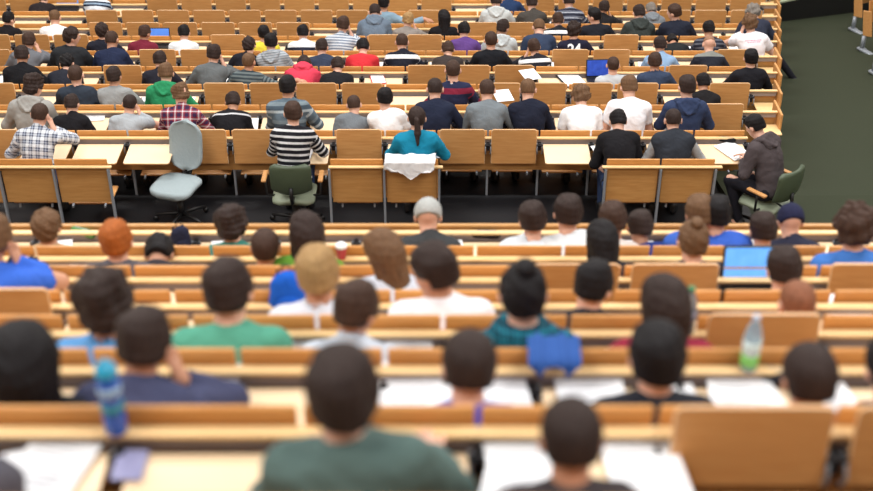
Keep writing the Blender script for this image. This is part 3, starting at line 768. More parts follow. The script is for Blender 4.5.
 ('B7', 749, 13, 'curly', 'gr', 'sweater', P_((46, 50, 66)), 'D2', 'greyish curls', 'dark navy jumper', 'leg out in the aisle, beyond pink writing', {'dx': 4, 'leg': 'out', 'dark': 1}),
 # eighth row and beyond, cut by the frame
 ('B8', 384, 3, 'short', 'bk', 'jacket', P_((132, 158, 176)), 'OR', 'black hair', 'light blue jacket', 'arm stretched along the rail', {}),
 ('B8', 496, 1, 'short', 'db', 'hoodie', P_((190, 194, 194)), 'W', 'dark hair', 'pale grey hoodie', 'in front of dark blue jacket, far rows', {'big': 1}),
 ('B8', 532, 3, 'short', 'db', 'jacket', P_((70, 66, 62)), 'W3', 'dark brown hair', 'brown-grey jacket', 'beside pale grey hoodie, far rows', {}),
 ('B8', 569, 1, 'short', 'db', 'sweater', ('s', .085, [(0, (44, 46, 60)), (.55, (168, 172, 184)), (.75, (44, 46, 60)), (.85, (120, 124, 138))]), 'W', 'dark hair', 'navy jumper with pale stripes', 'beside brown-grey jacket', {}),
 ('B8', 604, 9, 'short', 'db', 'jacket', P_((32, 30, 32)), 'CR', 'dark brown hair', 'black jacket', 'beside navy jumper with pale stripes', {}),
 ('B8', 651, 12, 'short', 'gr', 'hoodie', P_((120, 126, 132)), 'D', 'grey-haired head', 'grey top', 'half hidden behind murky green hoodie', {}),
 ('B9', 46, 5, 'med', 'bk', 'jacket', P_((40, 34, 36)), 'D', 'black hair', 'black jacket', 'at big laptop in the farthest rows', {'dx': -2}),
 ('B9', 98, -7, 'short', 'br', 'sweater', ('s', .15, [(0, (216, 222, 230)), (.42, (34, 42, 62)), (.62, (150, 172, 196)), (.8, (34, 42, 62))]), 'W2', 'head out of view', 'white and navy banded jumper', 'beside big laptop', {}),
 ('B9', 508, -7, 'short', 'db', 'jacket', P_((36, 56, 92)), 'W', 'head out of view', 'dark blue jacket', 'beyond pale grey hoodie, far rows', {'big': 1}),
 # rear block, its front row
 ('A6', 47, 228, 'med', 'lb', 'sweater', P_((196, 162, 124)), 'U', 'light gingery brown hair', 'tan jumper', 'at the front edge, near a redhead', {}),
 ('A6', 232, 227, 'bushy', 'db', 'sweater', P_((62, 128, 116)), 'U3', 'bushy dark hair', 'teal jumper', 'at the front edge of rear block', {}),
 ('A6', 428, 216, 'beanie', 'gr', 'jacket', P_((60, 62, 64)), 'W', 'pale grey beanie', 'dark jacket', 'facing the dark aisle', {}),
 ('A6', 535, 222, 'short', 'db', 'shirt', P_((214, 220, 226)), 'SR', 'dark brown hair', 'pale grey-white shirt', 'next to white tee at front edge', {}),
 ('A6', 568, 212, 'short', 'db', 'tee', P_((226, 232, 236)), 'SL', 'dark hair', 'white tee', 'at front edge by pale grey-white shirt', {}),
 ('A6', 613, 220, 'short', 'br', 'tee', P_((216, 206, 200)), 'SR', 'brown hair', 'pale top', 'at front edge beyond narrow black head', {}),
 ('A6', 640, 230, 'short', 'db', 'sweater', P_((38, 56, 120)), 'SLD', 'round dark brown head', 'dark blue top', 'low at front edge', {}),
 ('A6', 700, 212, 'short', 'lb', 'tee', P_((60, 96, 180)), 'SR', 'light brown hair', 'blue top', 'behind the bun, below a bench end', {}),
 ('A6', 716, 215, 'short', 'bk', 'tee', P_((58, 98, 196)), 'SL', 'black hair', 'bright blue tee', 'at front edge beside light brown hair', {}),
 ('A6', 763, 232, 'short', 'db', 'shirt', P_((196, 190, 190)), 'BS', 'dark brown hair', 'pale shirt', 'straight above the big blue laptop', {}),
 ('A6', 788, 221, 'beanie', 'bk', 'jacket', P_((44, 46, 64)), 'W', 'dark navy cap', 'dark jacket', 'at front edge near the green chair', {'cap': (34, 36, 62)}),
 # second row of the rear block
 ('A5', 119, 240, 'short', 'rd', 'sweater', P_((94, 90, 96)), 'U', 'round red hair', 'grey jumper', 'near front of rear block', {}),
 ('A5', 157, 254, 'short', 'bk', 'sweater', P_((52, 46, 50)), 'HU', 'black hair', 'dark jumper', 'bent low beside round red hair', {}),
 ('A5', 268, 247, 'crop', 'br', 'tee', P_((196, 160, 120)), 'U', 'close-cropped brown head', 'tan tee', 'between teal jumper and green top', {}),
 ('A5', 304, 233, 'long', 'db', 'sweater', P_((98, 148, 52)), 'U2', 'long dark hair', 'grass green top', 'above the bright blue backpack', {}),
 ('A5', 602, 241, 'long', 'bk', 'jacket', P_((34, 34, 42)), 'W', 'narrow black long hair', 'black jacket', 'second row of rear block', {}),
 ('A5', 693, 238, 'bun', 'lb', 'tee', P_((40, 44, 60)), 'U', 'light brown hair bun', 'dark top', 'in front of blue tops', {}),
 ('A5', 855, 228, 'curly', 'br', 'tee', P_((66, 116, 190)), 'U3', 'curly brown hair', 'blue top', 'beside the dark green aisle', {'big': 1}),
 # third row
 ('A4', -7, 232, 'short', 'lb', 'tee', P_((58, 104, 206)), 'CR', 'face at picture edge', 'bright blue tee', 'raising a bare arm', {}),
 ('A4', 383, 250, 'long', 'lb', 'sweater', P_((206, 212, 224)), 'TL2', 'long light brown hair', 'pale jumper', 'beyond dark-haired profile in white', {}),
 ('A4', 784, 270, 'short', 'db', 'tee', P_((200, 170, 160)), 'BS', 'dark hair', 'pale pinkish top', 'just beside big blue laptop', {}),
 # fourth row
 ('A3', 318, 273, 'short', 'bl', 'shirt', P_((214, 218, 228)), 'U', 'short blond hair', 'white shirt', 'beside the bright blue backpack', {}),
 ('A3', 433, 270, 'short', 'db', 'tee', P_((240, 238, 242)), 'TL', 'dark hair in profile', 'white tee with pink print', 'beside an empty desk', {'print': 1, 'big': 1}),
 ('A3', 594, 285, 'short', 'bk', 'tee', P_((50, 46, 50)), 'TR2', 'black hair', 'dark top', 'pink ear showing, beyond maroon jumper', {}),
 ('A3', 797, 304, 'crop', 'rb', 'tee', P_((214, 150, 150)), 'BS', 'short reddish hair', 'pink top', 'in front of raised wooden desk with bottle', {}),
 # fifth row
 ('A2', 105, 303, 'bushy', 'db', 'shirt', P_((94, 150, 204)), 'U', 'big bushy dark hair', 'sky blue shirt', 'beyond blue water bottle', {'big': 1}),
 ('A2', 229, 290, 'short', 'db', 'tee', P_((86, 158, 134)), 'U3', 'dark brown hair', 'sea green tee', 'beside sky blue shirt', {'big': 1}),
 ('A2', 357, 308, 'short', 'br', 'shirt', P_((198, 206, 218)), 'TR2', 'brown hair', 'pale blue-grey shirt', 'beyond dark green jumper', {}),
 ('A2', 523, 290, 'bun', 'bk', 'scarf', ('k', (18, 62, 78), (34, 122, 142), (20, 44, 60), None, .05), 'U', 'black hair and topknot', 'teal patterned scarf', 'beside the blue coat on bench', {}),
 ('A2', 664, 305, 'long', 'db', 'sweater', P_((142, 40, 60)), 'U2', 'long dark brown hair', 'maroon jumper', 'beyond a short black-haired head', {}),
 # sixth row
 ('A1', 30, 362, 'long', 'bk', 'sweater', P_((24, 24, 28)), 'B', 'long black hair', 'black top', 'hair hanging over the bench back', {'hs': 1.14}),
 ('A1', 140, 346, 'short', 'db', 'sweater', P_((66, 70, 98)), 'CR', 'dark brown hair', 'blue-grey jumper', 'hand at cheek behind blue bottle', {'big': 1}),
 ('A1', 469, 367, 'crop', 'db', 'tee', P_((40, 62, 168)), 'B2', 'cropped dark brown hair', 'royal blue top', 'between two white papers', {'hs': 1.12}),
 ('A1', 657, 361, 'short', 'bk', 'sweater', P_((36, 38, 46)), 'U', 'short black hair', 'black jumper', 'in front of maroon jumper', {}),
 ('A1', 813, 379, 'crop', 'db', 'tee', P_((150, 74, 68)), 'BS', 'cropped dark brown hair', 'brick red top', 'behind the large raised desk', {'hs': 1.12}),
 ('A1', 886, 385, 'short', 'bk', 'hoodie', P_((56, 66, 78)), 'W', 'head out of view', 'slate hoodie', 'picture edge by large raised desk', {}),
 # seventh row, closest to the camera
 ('A0', 343, 391, 'short', 'db', 'sweater', P_((84, 104, 100)), 'UL', 'dark brown hair', 'dark sage green jumper', 'nearest the camera', {}),
 ('A0', 571, 446, 'crop', 'db', 'tee', P_((60, 54, 56)), 'BS', 'cropped near-black hair', 'dark top', 'beside the large raised desk, nearest camera', {'hs': 1.06}),
 ('A0', -48, 450, 'short', 'db', 'sweater', P_((82, 80, 88)), 'W', 'head out of view', 'grey jumper', 'shoulder in the near corner', {'big': 1}),
]
cap_mats = {}
HEADS = []
def solve(seat, hx, hy, pose, dx=0, yaw=0, free=False, sc=1.0):
    R = ROWS[seat]; sp = spine(pose); loc = RZ(rad(yaw))@sp['HD']*sc
    z = R['floor']+loc[2]
    k = (hy-CY)/F; t = (CZ-z)/(st+k*ct); Yh = t*ct-t*k*st
    y = Yh-loc[1]
    nxt = ROWS[NEXT[seat]]['Y']; dep = .40 if seat[0] == 'A' else .44
    lo, hi = R['Y']+.225, max(R['Y']+.24, nxt-(.66 if seat[0] == 'B' else .60))
    if free: lo, hi = lo-.25, hi+.1
    yc = min(max(y, lo), hi)
    _, py, t = proj(0, yc+loc[1], z)
    X = (hx-CX)*t/F-loc[0]
    return X, yc, R['floor'], py-hy
REPORT = []
def place_people():
    for seat, hx, hy, hs, hc, kind, spec, pose, hw, ww, pw, op in PEOPLE:
        yaw = op.get('yaw', 0); free = 'chair' in op
        best = None
        for sc in (1.0, .97, 1.03, .94, 1.06, .91):
            X, Y, Z, res = solve(seat, hx+op.get('dx', 0), hy, pose, 0, yaw, free, sc)
            if best is None or abs(res) < abs(best[3])-1.5: best = (X, Y, Z, res, sc)
        op['best'] = best
    for seat in ROWS:
        ps = sorted((e[-1]['best'] + (e[-1],) for e in PEOPLE if e[0] == seat), key=lambda q: q[0])
        for a, b in zip(ps, ps[1:]):
            gap = .45-(b[0]-a[0])
            if gap > 0:
                m = min(gap/2, .045 if seat[0] == 'B' else .015)
                for q, d in ((a, -m), (b, m)): o = q[-1]['best']; q[-1]['best'] = (o[0]+d,)+o[1:]
    for seat, hx, hy, hs, hc, kind, spec, pose, hw, ww, pw, op in PEOPLE:
        yaw = op.get('yaw', 0); free = 'chair' in op
        X, Y, Z, res, sc = op['best']; dk = round((ROWS[NEXT[seat]]['Z']-.058-ROWS[seat]['floor'])/sc, 3)
        REPORT.append((seat, hx, hy, pose, round(res, 1), sc))
        op['pos'] = (X, Y, Z)
        R = ROWS[seat]
        D = ROWS[NEXT[seat]]; D.setdefault('desk', set()).add(math.floor((X-D['off'])/W))
        near = seat[0] == 'A'
        h = .0115 if near and seat in ('A0', 'A1') else .0135
        k2 = 'tee' if kind == 'polo' and not op.get('long') else kind
        if op.get('long'): k2 = 'shirt'
        body, top, trou, sp, an, wr = figure(pose, k2, op.get('leg', 'n'), op.get('big', 0), h, dk)
        if not free:
            zz = np.empty(len(trou.vertices)*3, np.float32); trou.vertices.foreach_get('co', zz); zz = zz.reshape(-1, 3); zb = float(zz[(zz[:, 1] < .18) & (zz[:, 2] > .36), 2].min())*sc
            st_ = R.setdefault('sat', {})
            for j in {math.floor((X+q-R['off'])/W) for q in (-.19, 0, .19)}: st_[j] = min(st_.get(j, 9), zb)
        label = 'person with %s in %s, %s' % (hw, ww, pw)
        o = link('person', body, None, (X, Y, Z), (0, 0, rad(yaw)), sc)
        tag(o, label, 'person', 'students in the rear block' if near else 'students in the far block')
        sk = op.get('skin') or ('f' if random.random() < .72 else 'm')
        set_mat(o, 0, SKIN[sk])
        tp = link({'tee': 'tee_shirt', 'polo': 'rugby_shirt', 'scarf': 'scarf_and_top', 'vest': 'vest', 'sweater': 'jumper'}.get(kind, kind), top, o)
        set_mat(tp, 0, cloth(spec))
        tr = link('trousers', trou, o); set_mat(tr, 0, JEAN if random.random() < .6 and not op.get('dark') else DARKT)
        if kind == 'hoodie':
            hd = link('hood', hood_mesh(), o); set_mat(hd, 0, cloth(spec)); hd.matrix_local = Matrix([list(sp['R'][2][i])+[sp['P'][3][i]] for i in range(3)]+[[0, 0, 0, 1]])
        for a in an: link('shoe', shoe_mesh(), o, tuple(a+[0, 0, -.085]))
        M = Matrix([list(sp['RH'][i])+[sp['HD'][i]] for i in range(3)]+[[0, 0, 0, 1]])
        hr = link('beanie' if hs == 'beanie' else 'hair', hair_mesh(hs), o); hr.matrix_local = M @ Matrix.Scale(op.get('hs', 1.0)*((1.0 if near else .955 if hs == 'crop' else .94) if hs not in ('bald', 'beanie') else 1), 4)
        set_mat(hr, 0, KNIT if hs == 'beanie' and not op.get('cap') else cloth(P_(op['cap'])) if op.get('cap') else hair_mat(hc))
        if op.get('collar'):
            c = op['collar']; c = (236, 238, 240) if c == 1 else c
            if 'collar' not in HAIRM:
                g = Grid((-.14, -.14, -.06), (.14, .14, .12), .007); f = g.field()
                g.cone(f, (0, -.004, -.005), (0, .004, .045), .077, .070, .01); q = g.field(); g.cone(q, (0, -.002, -.05), (0, .006, .12), .068, .061, .01); f = np.maximum(f, -q)
                f = np.maximum(f, np.maximum(g.plane((0, 0, .05), (0, -.1, 1.)), -g.plane((0, 0, .0), (0, 0, 1.))))
                HAIRM['collar'] = mesh_arrays('collar', *g.mesh(f), [PAPER])
            co = link('collar', HAIRM['collar'], o); co.matrix_local = Matrix([list(sp['RN'][i])+[sp['P'][3][i]] for i in range(3)]+[[0, 0, 0, 1]])
            set_mat(co, 0, cloth(P_(c)))
        if op.get('under') or op.get('sleeve'):
            und = figure(pose, 'sweater' if op.get('under') else 'sweater', op.get('leg', 'n'), op.get('big', 0)-.5, h, dk)[1]
            if op.get('under'):
                u = link('hoodie', und, o); set_mat(u, 0, cloth(P_(op['under'])))
            else:
                set_mat(tp, 0, cloth(('s', 1.0, [(0, spec[1]), (.10, op['sleeve']), (.16, spec[1])])))
        op['obj'] = o; op['sp'] = sp; op['sc'] = sc
        if len(label.replace(',', '').split()) > 16: print('LONG', len(label.split()), label)
        HEADS.append((seat, X, Y))
place_people()
for r in REPORT:
    if abs(r[4]) > 3: print('RES', r)

# ------------------------------------------------------------------ benches
def mods(key, pxs):
    """module indices of a row at pixel columns of its rail"""
    R = ROWS[key]; return {math.floor(((p-CX)*R['t']/F-R['off'])/W) for p in pxs}
NLAB = {
 'A0': 'bench row closest to the camera, below the sage green jumper', 'A1': 'bench row with blue sports bottle standing on its rail',
 'A2': 'bench row with blue coat lying over its back', 'A3': 'bench row behind the shirt and tee wearers with a raised desk and bottle',
 'A4': 'bench row carrying the bright blue backpack', 'A5': 'bench row with large blue laptop on its desk',
 'A6': 'bench row seating the pale grey beanie', 'A7': 'front desk row of the rear block overlooking the dark aisle'}
DOWN_A_UP = {'A1': [748, 864+60], 'A3': [758], 'A4': [26], 'A5': [555, 660, 843], 'A2': [], 'A6': [], 'A7': [], 'A0': []}
for a in ORD:
    R = ROWS[a]; xm = 445/F*R['t']+.9
    up = mods(a, DOWN_A_UP[a])-R.get('desk', set())
    bench(a, NLAB[a], -xm, xm, up=up, dflt='down', kind='front' if a == 'A7' else 'full')
bm = bmesh.new(); add_box(bm, (0, ROWS['A7']['Y']+.075, (FLOOR+ROWS['A7']['Z']+.01)/2), (13, .04, ROWS['A7']['Z']+.01-FLOOR), .01)
structure('wall_parapet', bm, WOODD)
BLAB = {
 'B2': 'bench row facing the cross aisle, thin steel legs under its raised desks', 'B3': 'bench row holding the slate jacket and bright green hoodie',
 'B4': 'bench row with striped arm stretched over its raised desks', 'B5': 'bench row seating the red tee and plain black jumper',
 'B6': 'bench row seating the maroon and purple tops', 'B7': 'bench row seating blond braids and the navy suit',
 'B8': 'bench row seating navy jumper with pale stripes', 'B9': 'bench row beyond with big laptop and white and navy bands',
 'B10': 'almost empty bench row with all desks raised, near the top', 'B11': 'second farthest bench row at the top edge of the view', 'B12': 'farthest bench row, only just inside the view'}
DOWN_B = {'B2': [95, 142, 306, 410, 568, 620, 665, 712], 'B3': [0, 40, 90, 136, 285, 420, 640, 690, 400], 'B4': [20, 50, 75, 407, 450, 690], 'B5': [0, 80, 335, 380, 562, 645, 740],
          'B6': [20, 100, 300, 460, 500, 655, 700], 'B7': [100, 140, 190, 340, 455, 505, 540, 650, 700, 730], 'B8': [0, 50, 340, 400, 450, 585, 710, 745], 'B9': [10, 25, 50, 460, 480, 588], 'B10': [60, 110, 140, 455, 470]}
for b in ORB[1:]:
    R = ROWS[b]; xr = 3.44 if b == 'B2' else xedge(R['t'])
    xl = -(440/F*R['t']+.9)
    bench(b, BLAB[b], xl, xr, down=mods(b, DOWN_B.get(b, []))|R.get('desk', set()), end=[(1, xr+.016)] if b != 'B2' else None)
# the three loose benches in front of the cross aisle
R1 = ROWS['B1']
for n, (p0, p1, lab) in enumerate(((-120, 110, 'end bench of the first row, under the checked shirt'), (330.5, 441, 'two-seat bench with white cardigan over its back'),
                             (604, 720, 'two-seat bench under black jumper and vest'))):
    x0, x1 = [(p-CX)*R1['t']/F for p in (p0, p1)]
    R1['off'] = x1-round((x1-x0)/W)*W-.02 if n != 2 else x0+.02
    bench('B1', lab, x0-.02, x1+.02, kind='bench', group=None)
# side block across the aisle: row ends seen at the top corner
ROWS['S'] = dict(Y=0, Z=.92, t=1, off=0, floor=0)
def ramp_z(Y): return FLOOR+(ZR-FLOOR)*(Y-YB)/(YR-YB) if Y > YB else FLOOR
def side_point(px, py):
    z = FLOOR
    for _ in range(12):
        p = on_level(px, py, z); z = ramp_z(p[1])
    return p[0], p[1], z
for n, (px, py, lab) in enumerate(((855, 30, 'side block bench end nearest the stage'), (864, 50, 'side block bench end, second from the stage'), (876, 73, 'side block bench end just above the picture edge'))):
    x, y, z = side_point(px, py)
    b = bench('S', lab, .0, 3*W+.15, end=[(-1, -.016)], place=((x, y, z+.02), rad(24)), group=None)
    bm = bmesh.new(); add_box(bm, (0, -.12, .03), (.10, .34, .05), .02); add_tube(bm, [(0, -.02, .04), (0, -.02, .26)], .03, 10)
    link('foot', bm_mesh('foot', bm, STEEL, True), b, (-.10, -.02, 0))


# ------------------------------------------------------------------ stage, walls
x0, y0, z0 = side_point(778, 22); x1, y1, z1 = side_point(850, 13)
dx, dy = x1-x0, y1-y0; L = math.hypot(dx, dy); ux, uy = dx/L, dy/L; nx, ny = -uy, ux
def stage_pt(a, b, z): return (x0+ux*a+nx*b, y0+uy*a+ny*b, z)
zt = z0+.36
bm = bmesh.new()
v = [bm.verts.new(stage_pt(a, b, z)) for a, b, z in ((-9, 0, ZB), (7, 0, ZB), (7, 3, ZB), (-9, 3, ZB), (-9, 0, zt), (7, 0, zt), (7, 3, zt), (-9, 3, zt))]
for q in ((0, 1, 2, 3), (7, 6, 5, 4), (0, 4, 5, 1), (1, 5, 6, 2), (2, 6, 7, 3), (3, 7, 4, 0)): bm.faces.new([v[i] for i in q])
structure('floor_stage', bm, plain('black stage front', (24, 24, 26), .5, .15, 20))
bm = bmesh.new()
v = [bm.verts.new(stage_pt(a, b, z)) for a, b, z in ((-9, .0, zt), (7, .0, zt), (7, 2.9, zt), (-9, 2.9, zt), (-9, .0, zt+.03), (7, .0, zt+.03), (7, 2.9, zt+.03), (-9, 2.9, zt+.03))]
for q in ((0, 1, 2, 3), (7, 6, 5, 4), (0, 4, 5, 1), (1, 5, 6, 2), (2, 6, 7, 3), (3, 7, 4, 0)): bm.faces.new([v[i] for i in q])
structure('floor_stage_top', bm, plain('pale green lino', (168, 178, 150), .5, .06, 10))
for nm, c, s in (('wall_left', (-12.1, 11, 3.5), (.2, 32, 12)), ('wall_right', (14.1, 11, 3.5), (.2, 32, 12)), ('wall_rear', (1, -4.6, 6), (26, .2, 9)), ('wall_stage', (1, 30, 3.5), (26, .2, 12))):
    bm = bmesh.new(); add_box(bm, c, s); structure(nm, bm, WALLM)

# ------------------------------------------------------------------ loose chairs
GSEAT = plain('green plastic', (74, 86, 66), .45, .06, 20); GEDGE = plain('pale green seat', (140, 150, 128), .5, .05, 20)
GREYF = plain('grey upholstery', (152, 165, 169), .85, .06, 40, 0, .3); BLACKP = plain('black plastic', (20, 20, 22), .5, .1, 20)
def shell(w, h, curve, th, mat, name, rr=.06):
    """a curved back or seat pad in XZ, rounded corners, bending to +y"""
    bm = bmesh.new(); n, m = 14, 14; G = []
    for side in (0, 1):
        g = []
        for j in range(m+1):
            rowv = []
            v = j/m; z = h*v
            e = min(1, min(v, 1-v)*h/rr); inset = rr*(1-math.sqrt(max(0, 1-(1-e)**2)))
            for i in range(n+1):
                u = -1+2*i/n; x = u*(w/2-inset)
                y = curve*u*u+.04*math.sin(v*math.pi)*-.5
                edge = max(0, abs(u)-.8)/.2
                rowv.append(bm.verts.new((x, y+(th/2*(1-.5*edge**2))*(1 if side else -1), z)))
            g.append(rowv)
        G.append(g)
    for side in (0, 1):
        g = G[side]
        for j in range(m):
            for i in range(n): bm.faces.new((g[j][i], g[j][i+1], g[j+1][i+1], g[j+1][i]))
    A, B = G
    for j in range(m):
        for i in (0, n): bm.faces.new((A[j][i], A[j+1][i], B[j+1][i], B[j][i]))
    for i in range(n):
        for j in (0, m): bm.faces.new((A[j][i], A[j][i+1], B[j][i+1], B[j][i]))
    return bm_mesh(name, bm, [mat], True)
def star_base(root, seat_z):
    bm = bmesh.new(); add_tube(bm, [(0, 0, .06), (0, 0, seat_z)], .028, 12); add_tube(bm, [(0, 0, .07), (0, 0, .25)], .04, 12); link('column', bm_mesh('column', bm, BLACKP, True), root)
    for k in range(5):
        a = 2*math.pi*k/5+.3; c = (math.cos(a), math.sin(a))
        bm = bmesh.new(); add_tube(bm, [(0, 0, .10), (c[0]*.16, c[1]*.16, .09), (c[0]*.29, c[1]*.29, .075)], [.026, .022, .016], 8); leg = link('leg', bm_mesh('leg', bm, BLACKP, True), root)
        bm = bmesh.new(); add_tube(bm, [(c[0]*.29-c[1]*.015, c[1]*.29+c[0]*.015, .029), (c[0]*.29+c[1]*.015, c[1]*.29-c[0]*.015, .029)], .029, 12); link('caster', bm_mesh('caster', bm, BLACKP, True), leg)
def green_chair(label, pos, yaw, arms=True):
    r = empty('office_chair', label, 'chair', pos, yaw, None)
    star_base(r, .36)
    link('seat', shell(.46, .44, .02, .05, GEDGE, 'seat', .08), r, (0, -.19, .385), (rad(-90), 0, 0))
    link('backrest', shell(.44, .36, .05, .03, GSEAT, 'backrest', .06), r, (0, -.235, .52), (rad(7), 0, 0))
    bm = bmesh.new(); add_tube(bm, [(0, -.05, .40), (0, -.24, .41), (0, -.29, .50), (0, -.28, .62)], .02, 10); link('back_support', bm_mesh('back_support', bm, BLACKP, True), r)
    if arms:
        for s in (-1, 1):
            bm = bmesh.new(); add_tube(bm, [(s*.16, -.05, .39), (s*.29, -.05, .41), (s*.30, -.06, .62)], .014, 8); ar = link('arm', bm_mesh('arm', bm, BLACKP, True), r)
            bm = bmesh.new(); add_box(bm, (s*.30, -.05, .635), (.055, .24, .028), .012); link('armrest', bm_mesh('armrest', bm, WOOD), ar)
    return r
for e in PEOPLE:
    op = e[7+3] if False else e[-1]
    if op.get('chair') == 1:
        x, y, z = op['pos']; green_chair('green office chair under the black and white striped jumper', (x, y-.02, z), 0, True)
    if op.get('chair') == 2:
        x, y, z = op['pos']; green_chair('green office chair with wooden armrests at the row end', (x, y, z), rad(40), True)
gx, gy, gz = on_level(178, 184, FLOOR+.46)
r = empty('swivel_chair', 'empty grey upholstered swivel chair turned towards the rear block', 'chair', (gx, gy, FLOOR), rad(163))
star_base(r, .42)
link('seat', shell(.48, .47, .0, .07, GREYF, 'seat', .12), r, (0, -.19, .45), (rad(-90), 0, 0))
link('backrest', shell(.385, .56, .04, .06, GREYF, 'backrest', .16), r, (0, -.24, .52), (rad(10), 0, 0))
bm = bmesh.new(); add_tube(bm, [(0, -.05, .40), (0, -.26, .41), (0, -.33, .52), (0, -.33, .7)], .022, 10); link('back_support', bm_mesh('back_support', bm, BLACKP, True), r)

# ------------------------------------------------------------------ things on the desks
def desk_point(key, px, py):
    R = ROWS[key]; x, y, z = on_level(px, py, R['Z']-.053); return x, y, z
bm = bmesh.new()
bm_ = bm; add_box(bm, (0, 0, .002), (.21, .297, .004), .0)
for i in range(9): add_box(bm, (-.01*(i % 3), .10-.024*i, .0042), (.15-.02*(i % 3), .003, .0006), 0, mi=1)
SHEET = bm_mesh('paper_sheet', bm, [PAPER, LINES])
bm = bmesh.new(); add_tube(bm, [(0, -.07, .006), (0, .05, .006), (0, .068, .006)], [.0045, .0045, .001], 6); PEN = bm_mesh('pen', bm, [plain('blue pen', (40, 60, 130), .4)])
PAPERS = 'sheets of paper on the desks'
def paper(key, x, y, z, rz, label, sc=1.0):
    o = link('paper_sheet', SHEET, None, (x, y, z+.0022), (rad(1.5), 0, rz), sc); tag(o, label, 'paper', PAPERS); return o
SKIPP = {(22, 56), (46, 5), (613, 65), (145, 34), (-7, 232), (98, -7), (508, -7)}
for e in PEOPLE:
    seat, hx, hy = e[:3]; op = e[-1]
    if (hx, hy) in SKIPP or (seat[0] == 'B' and int(seat[1:]) >= 9): continue
    D = ROWS[NEXT[seat]]; x, y, z = op['pos']
    d = .318 if seat[0] == 'A' else .42
    dxp = random.choice((-.12, -.05, .08, .15)); rz = random.uniform(-.3, .3)
    if op.get('chair') == 2:
        px_, py_, pz_ = desk_point('B2', 733, 151); paper('B2', px_, py_, pz_, .5, 'white sheet under the hand of the dark grey hooded jacket', 1.2); continue
    paper(NEXT[seat], x+dxp, D['Y']-.056-d*.46, D['Z']-.053, rz, 'white paper on the desk before the %s, %s' % (e[9], e[10].replace(', ', ' ')) if len((e[9]+' '+e[10]).split()) <= 8 else 'white paper on the desk before the %s' % e[9], 1.0 if seat[0] == 'B' else .98)
for n, (key, px, py, rz, sc, lab) in enumerate((
    ('A1', 52, 466, -.25, 1.1, 'large white sheet below the long black hair, near corner'), ('A1', 645, 470, .1, 1.15, 'white sheet lying beside the large raised desk'),
    ('A1', 522, 474, .1, 1.0, 'white sheet between sage green jumper and near-black head'), ('A2', 208, 394, .05, 1.1, 'white sheet by the hand of blue-grey jumper'),
    ('A2', 411, 392, 0, 1.15, 'white sheet beside royal blue top, nearer the sage jumper'), ('A2', 500, 390, .15, 1.0, 'white sheet beyond near-black cropped head'),
    ('A2', 590, 391, .05, 1.25, 'broad white sheet below blue coat'), ('A2', 742, 396, -.05, 1.2, 'white sheet above the large raised desk'),
    ('A3', 410, 353, .1, 1.0, 'white sheet below white tee with pink print'), ('A3', 290, 340, .3, 1.0, 'white sheet beyond the sea green tee'),
    ('A4', 850, 315, -.1, 1.1, 'white sheet near pink top, rear block'), ('A6', 86, 268, .2, 1.0, 'white sheet near the round red hair'),
    ('B4', 530, 75, .3, 1.0, 'white sheet left on an unused far desk'), ('B3', 95, 114, .1, 1.2, 'white sheet between two black jackets'), ('B3', 503, 96, .2, 1.0, 'white sheet beyond plain grey jumper'))):
    x, y, z = desk_point(key, px, py); paper(key, x, y+.0, z+.003, rz, lab, sc)
# pen boxes and small things
def laptop(label, key, px, py, w, rz, scr, tilt=18, sc=1.0):
    x, y, z = desk_point(key, px, py)
    r = empty('laptop', label, 'laptop', (x, y, z+.002), rz)
    bm = bmesh.new(); add_box(bm, (0, 0, .010), (w, w*.66, .018), .006)
    link('keyboard_base', bm_mesh('keyboard_base', bm, BLACKP), r)
    bm = bmesh.new()
    for i in range(5):
        for j in range(12): add_box(bm, (-w*.42+w*.076*j, w*.22-w*.078*i, .021), (w*.062, w*.06, .004))
    link('keys', bm_mesh('keys', bm, DARKM), r)
    lid = empty_part('lid', r, (0, w*.33, .02), (rad(-tilt), 0, 0))
    bm = bmesh.new(); add_box(bm, (0, .006, w*.34), (w, .012, w*.68), .005); o = link('lid_shell', bm_mesh('lid_shell', bm, BLACKP), lid)
    bm = bmesh.new(); add_box(bm, (0, -.0015, w*.345), (w*.92, .002, w*.60), 0); link('screen', bm_mesh('screen', bm, scr), lid)
    return r
def empty_part(name, parent, loc, rot):
    o = bpy.data.objects.new(name, None); COL.objects.link(o); o.parent = parent; o.location = loc; o.rotation_euler = rot; o.empty_display_size = .05
    return o
def screen_mat(name, a, b, e):
    m, nt, bs = new_mat(name)
    tc = N(nt, 'ShaderNodeTexCoord'); nz = N(nt, 'ShaderNodeTexNoise'); nz.inputs['Scale'].default_value = 14
    nt.links.new(tc.outputs['Object'], nz.inputs['Vector'])
    c = mixc(nt, nz.outputs['Fac'], lin(a), lin(b)); nt.links.new(c, bs.inputs['Base Color']); nt.links.new(c, bs.inputs['Emission Color'])
    bs.inputs['Emission Strength'].default_value = e; bs.inputs['Roughness'].default_value = .3
    return m
laptop('large laptop with bright blue screen open in the rear block', 'A5', 753, 296, .34, 0, screen_mat('blue screen', (72, 146, 226), (110, 176, 240), .8), 8)
laptop('small laptop with dark blue screen before pale tee', 'B5', 600, 82, .34, .05, screen_mat('dark blue screen', (20, 40, 120), (52, 88, 190), .6), 14)
laptop('small laptop with blue screen beside maroon jumper', 'B7', 159, 46, .30, .0, screen_mat('mid blue screen', (66, 110, 196), (90, 136, 214), .7), 14)
laptop('big laptop with steel blue screen in the farthest rows', 'B10', 66, 10, .40, .0, screen_mat('steel blue screen', (70, 112, 176), (96, 138, 196), .7), 20)

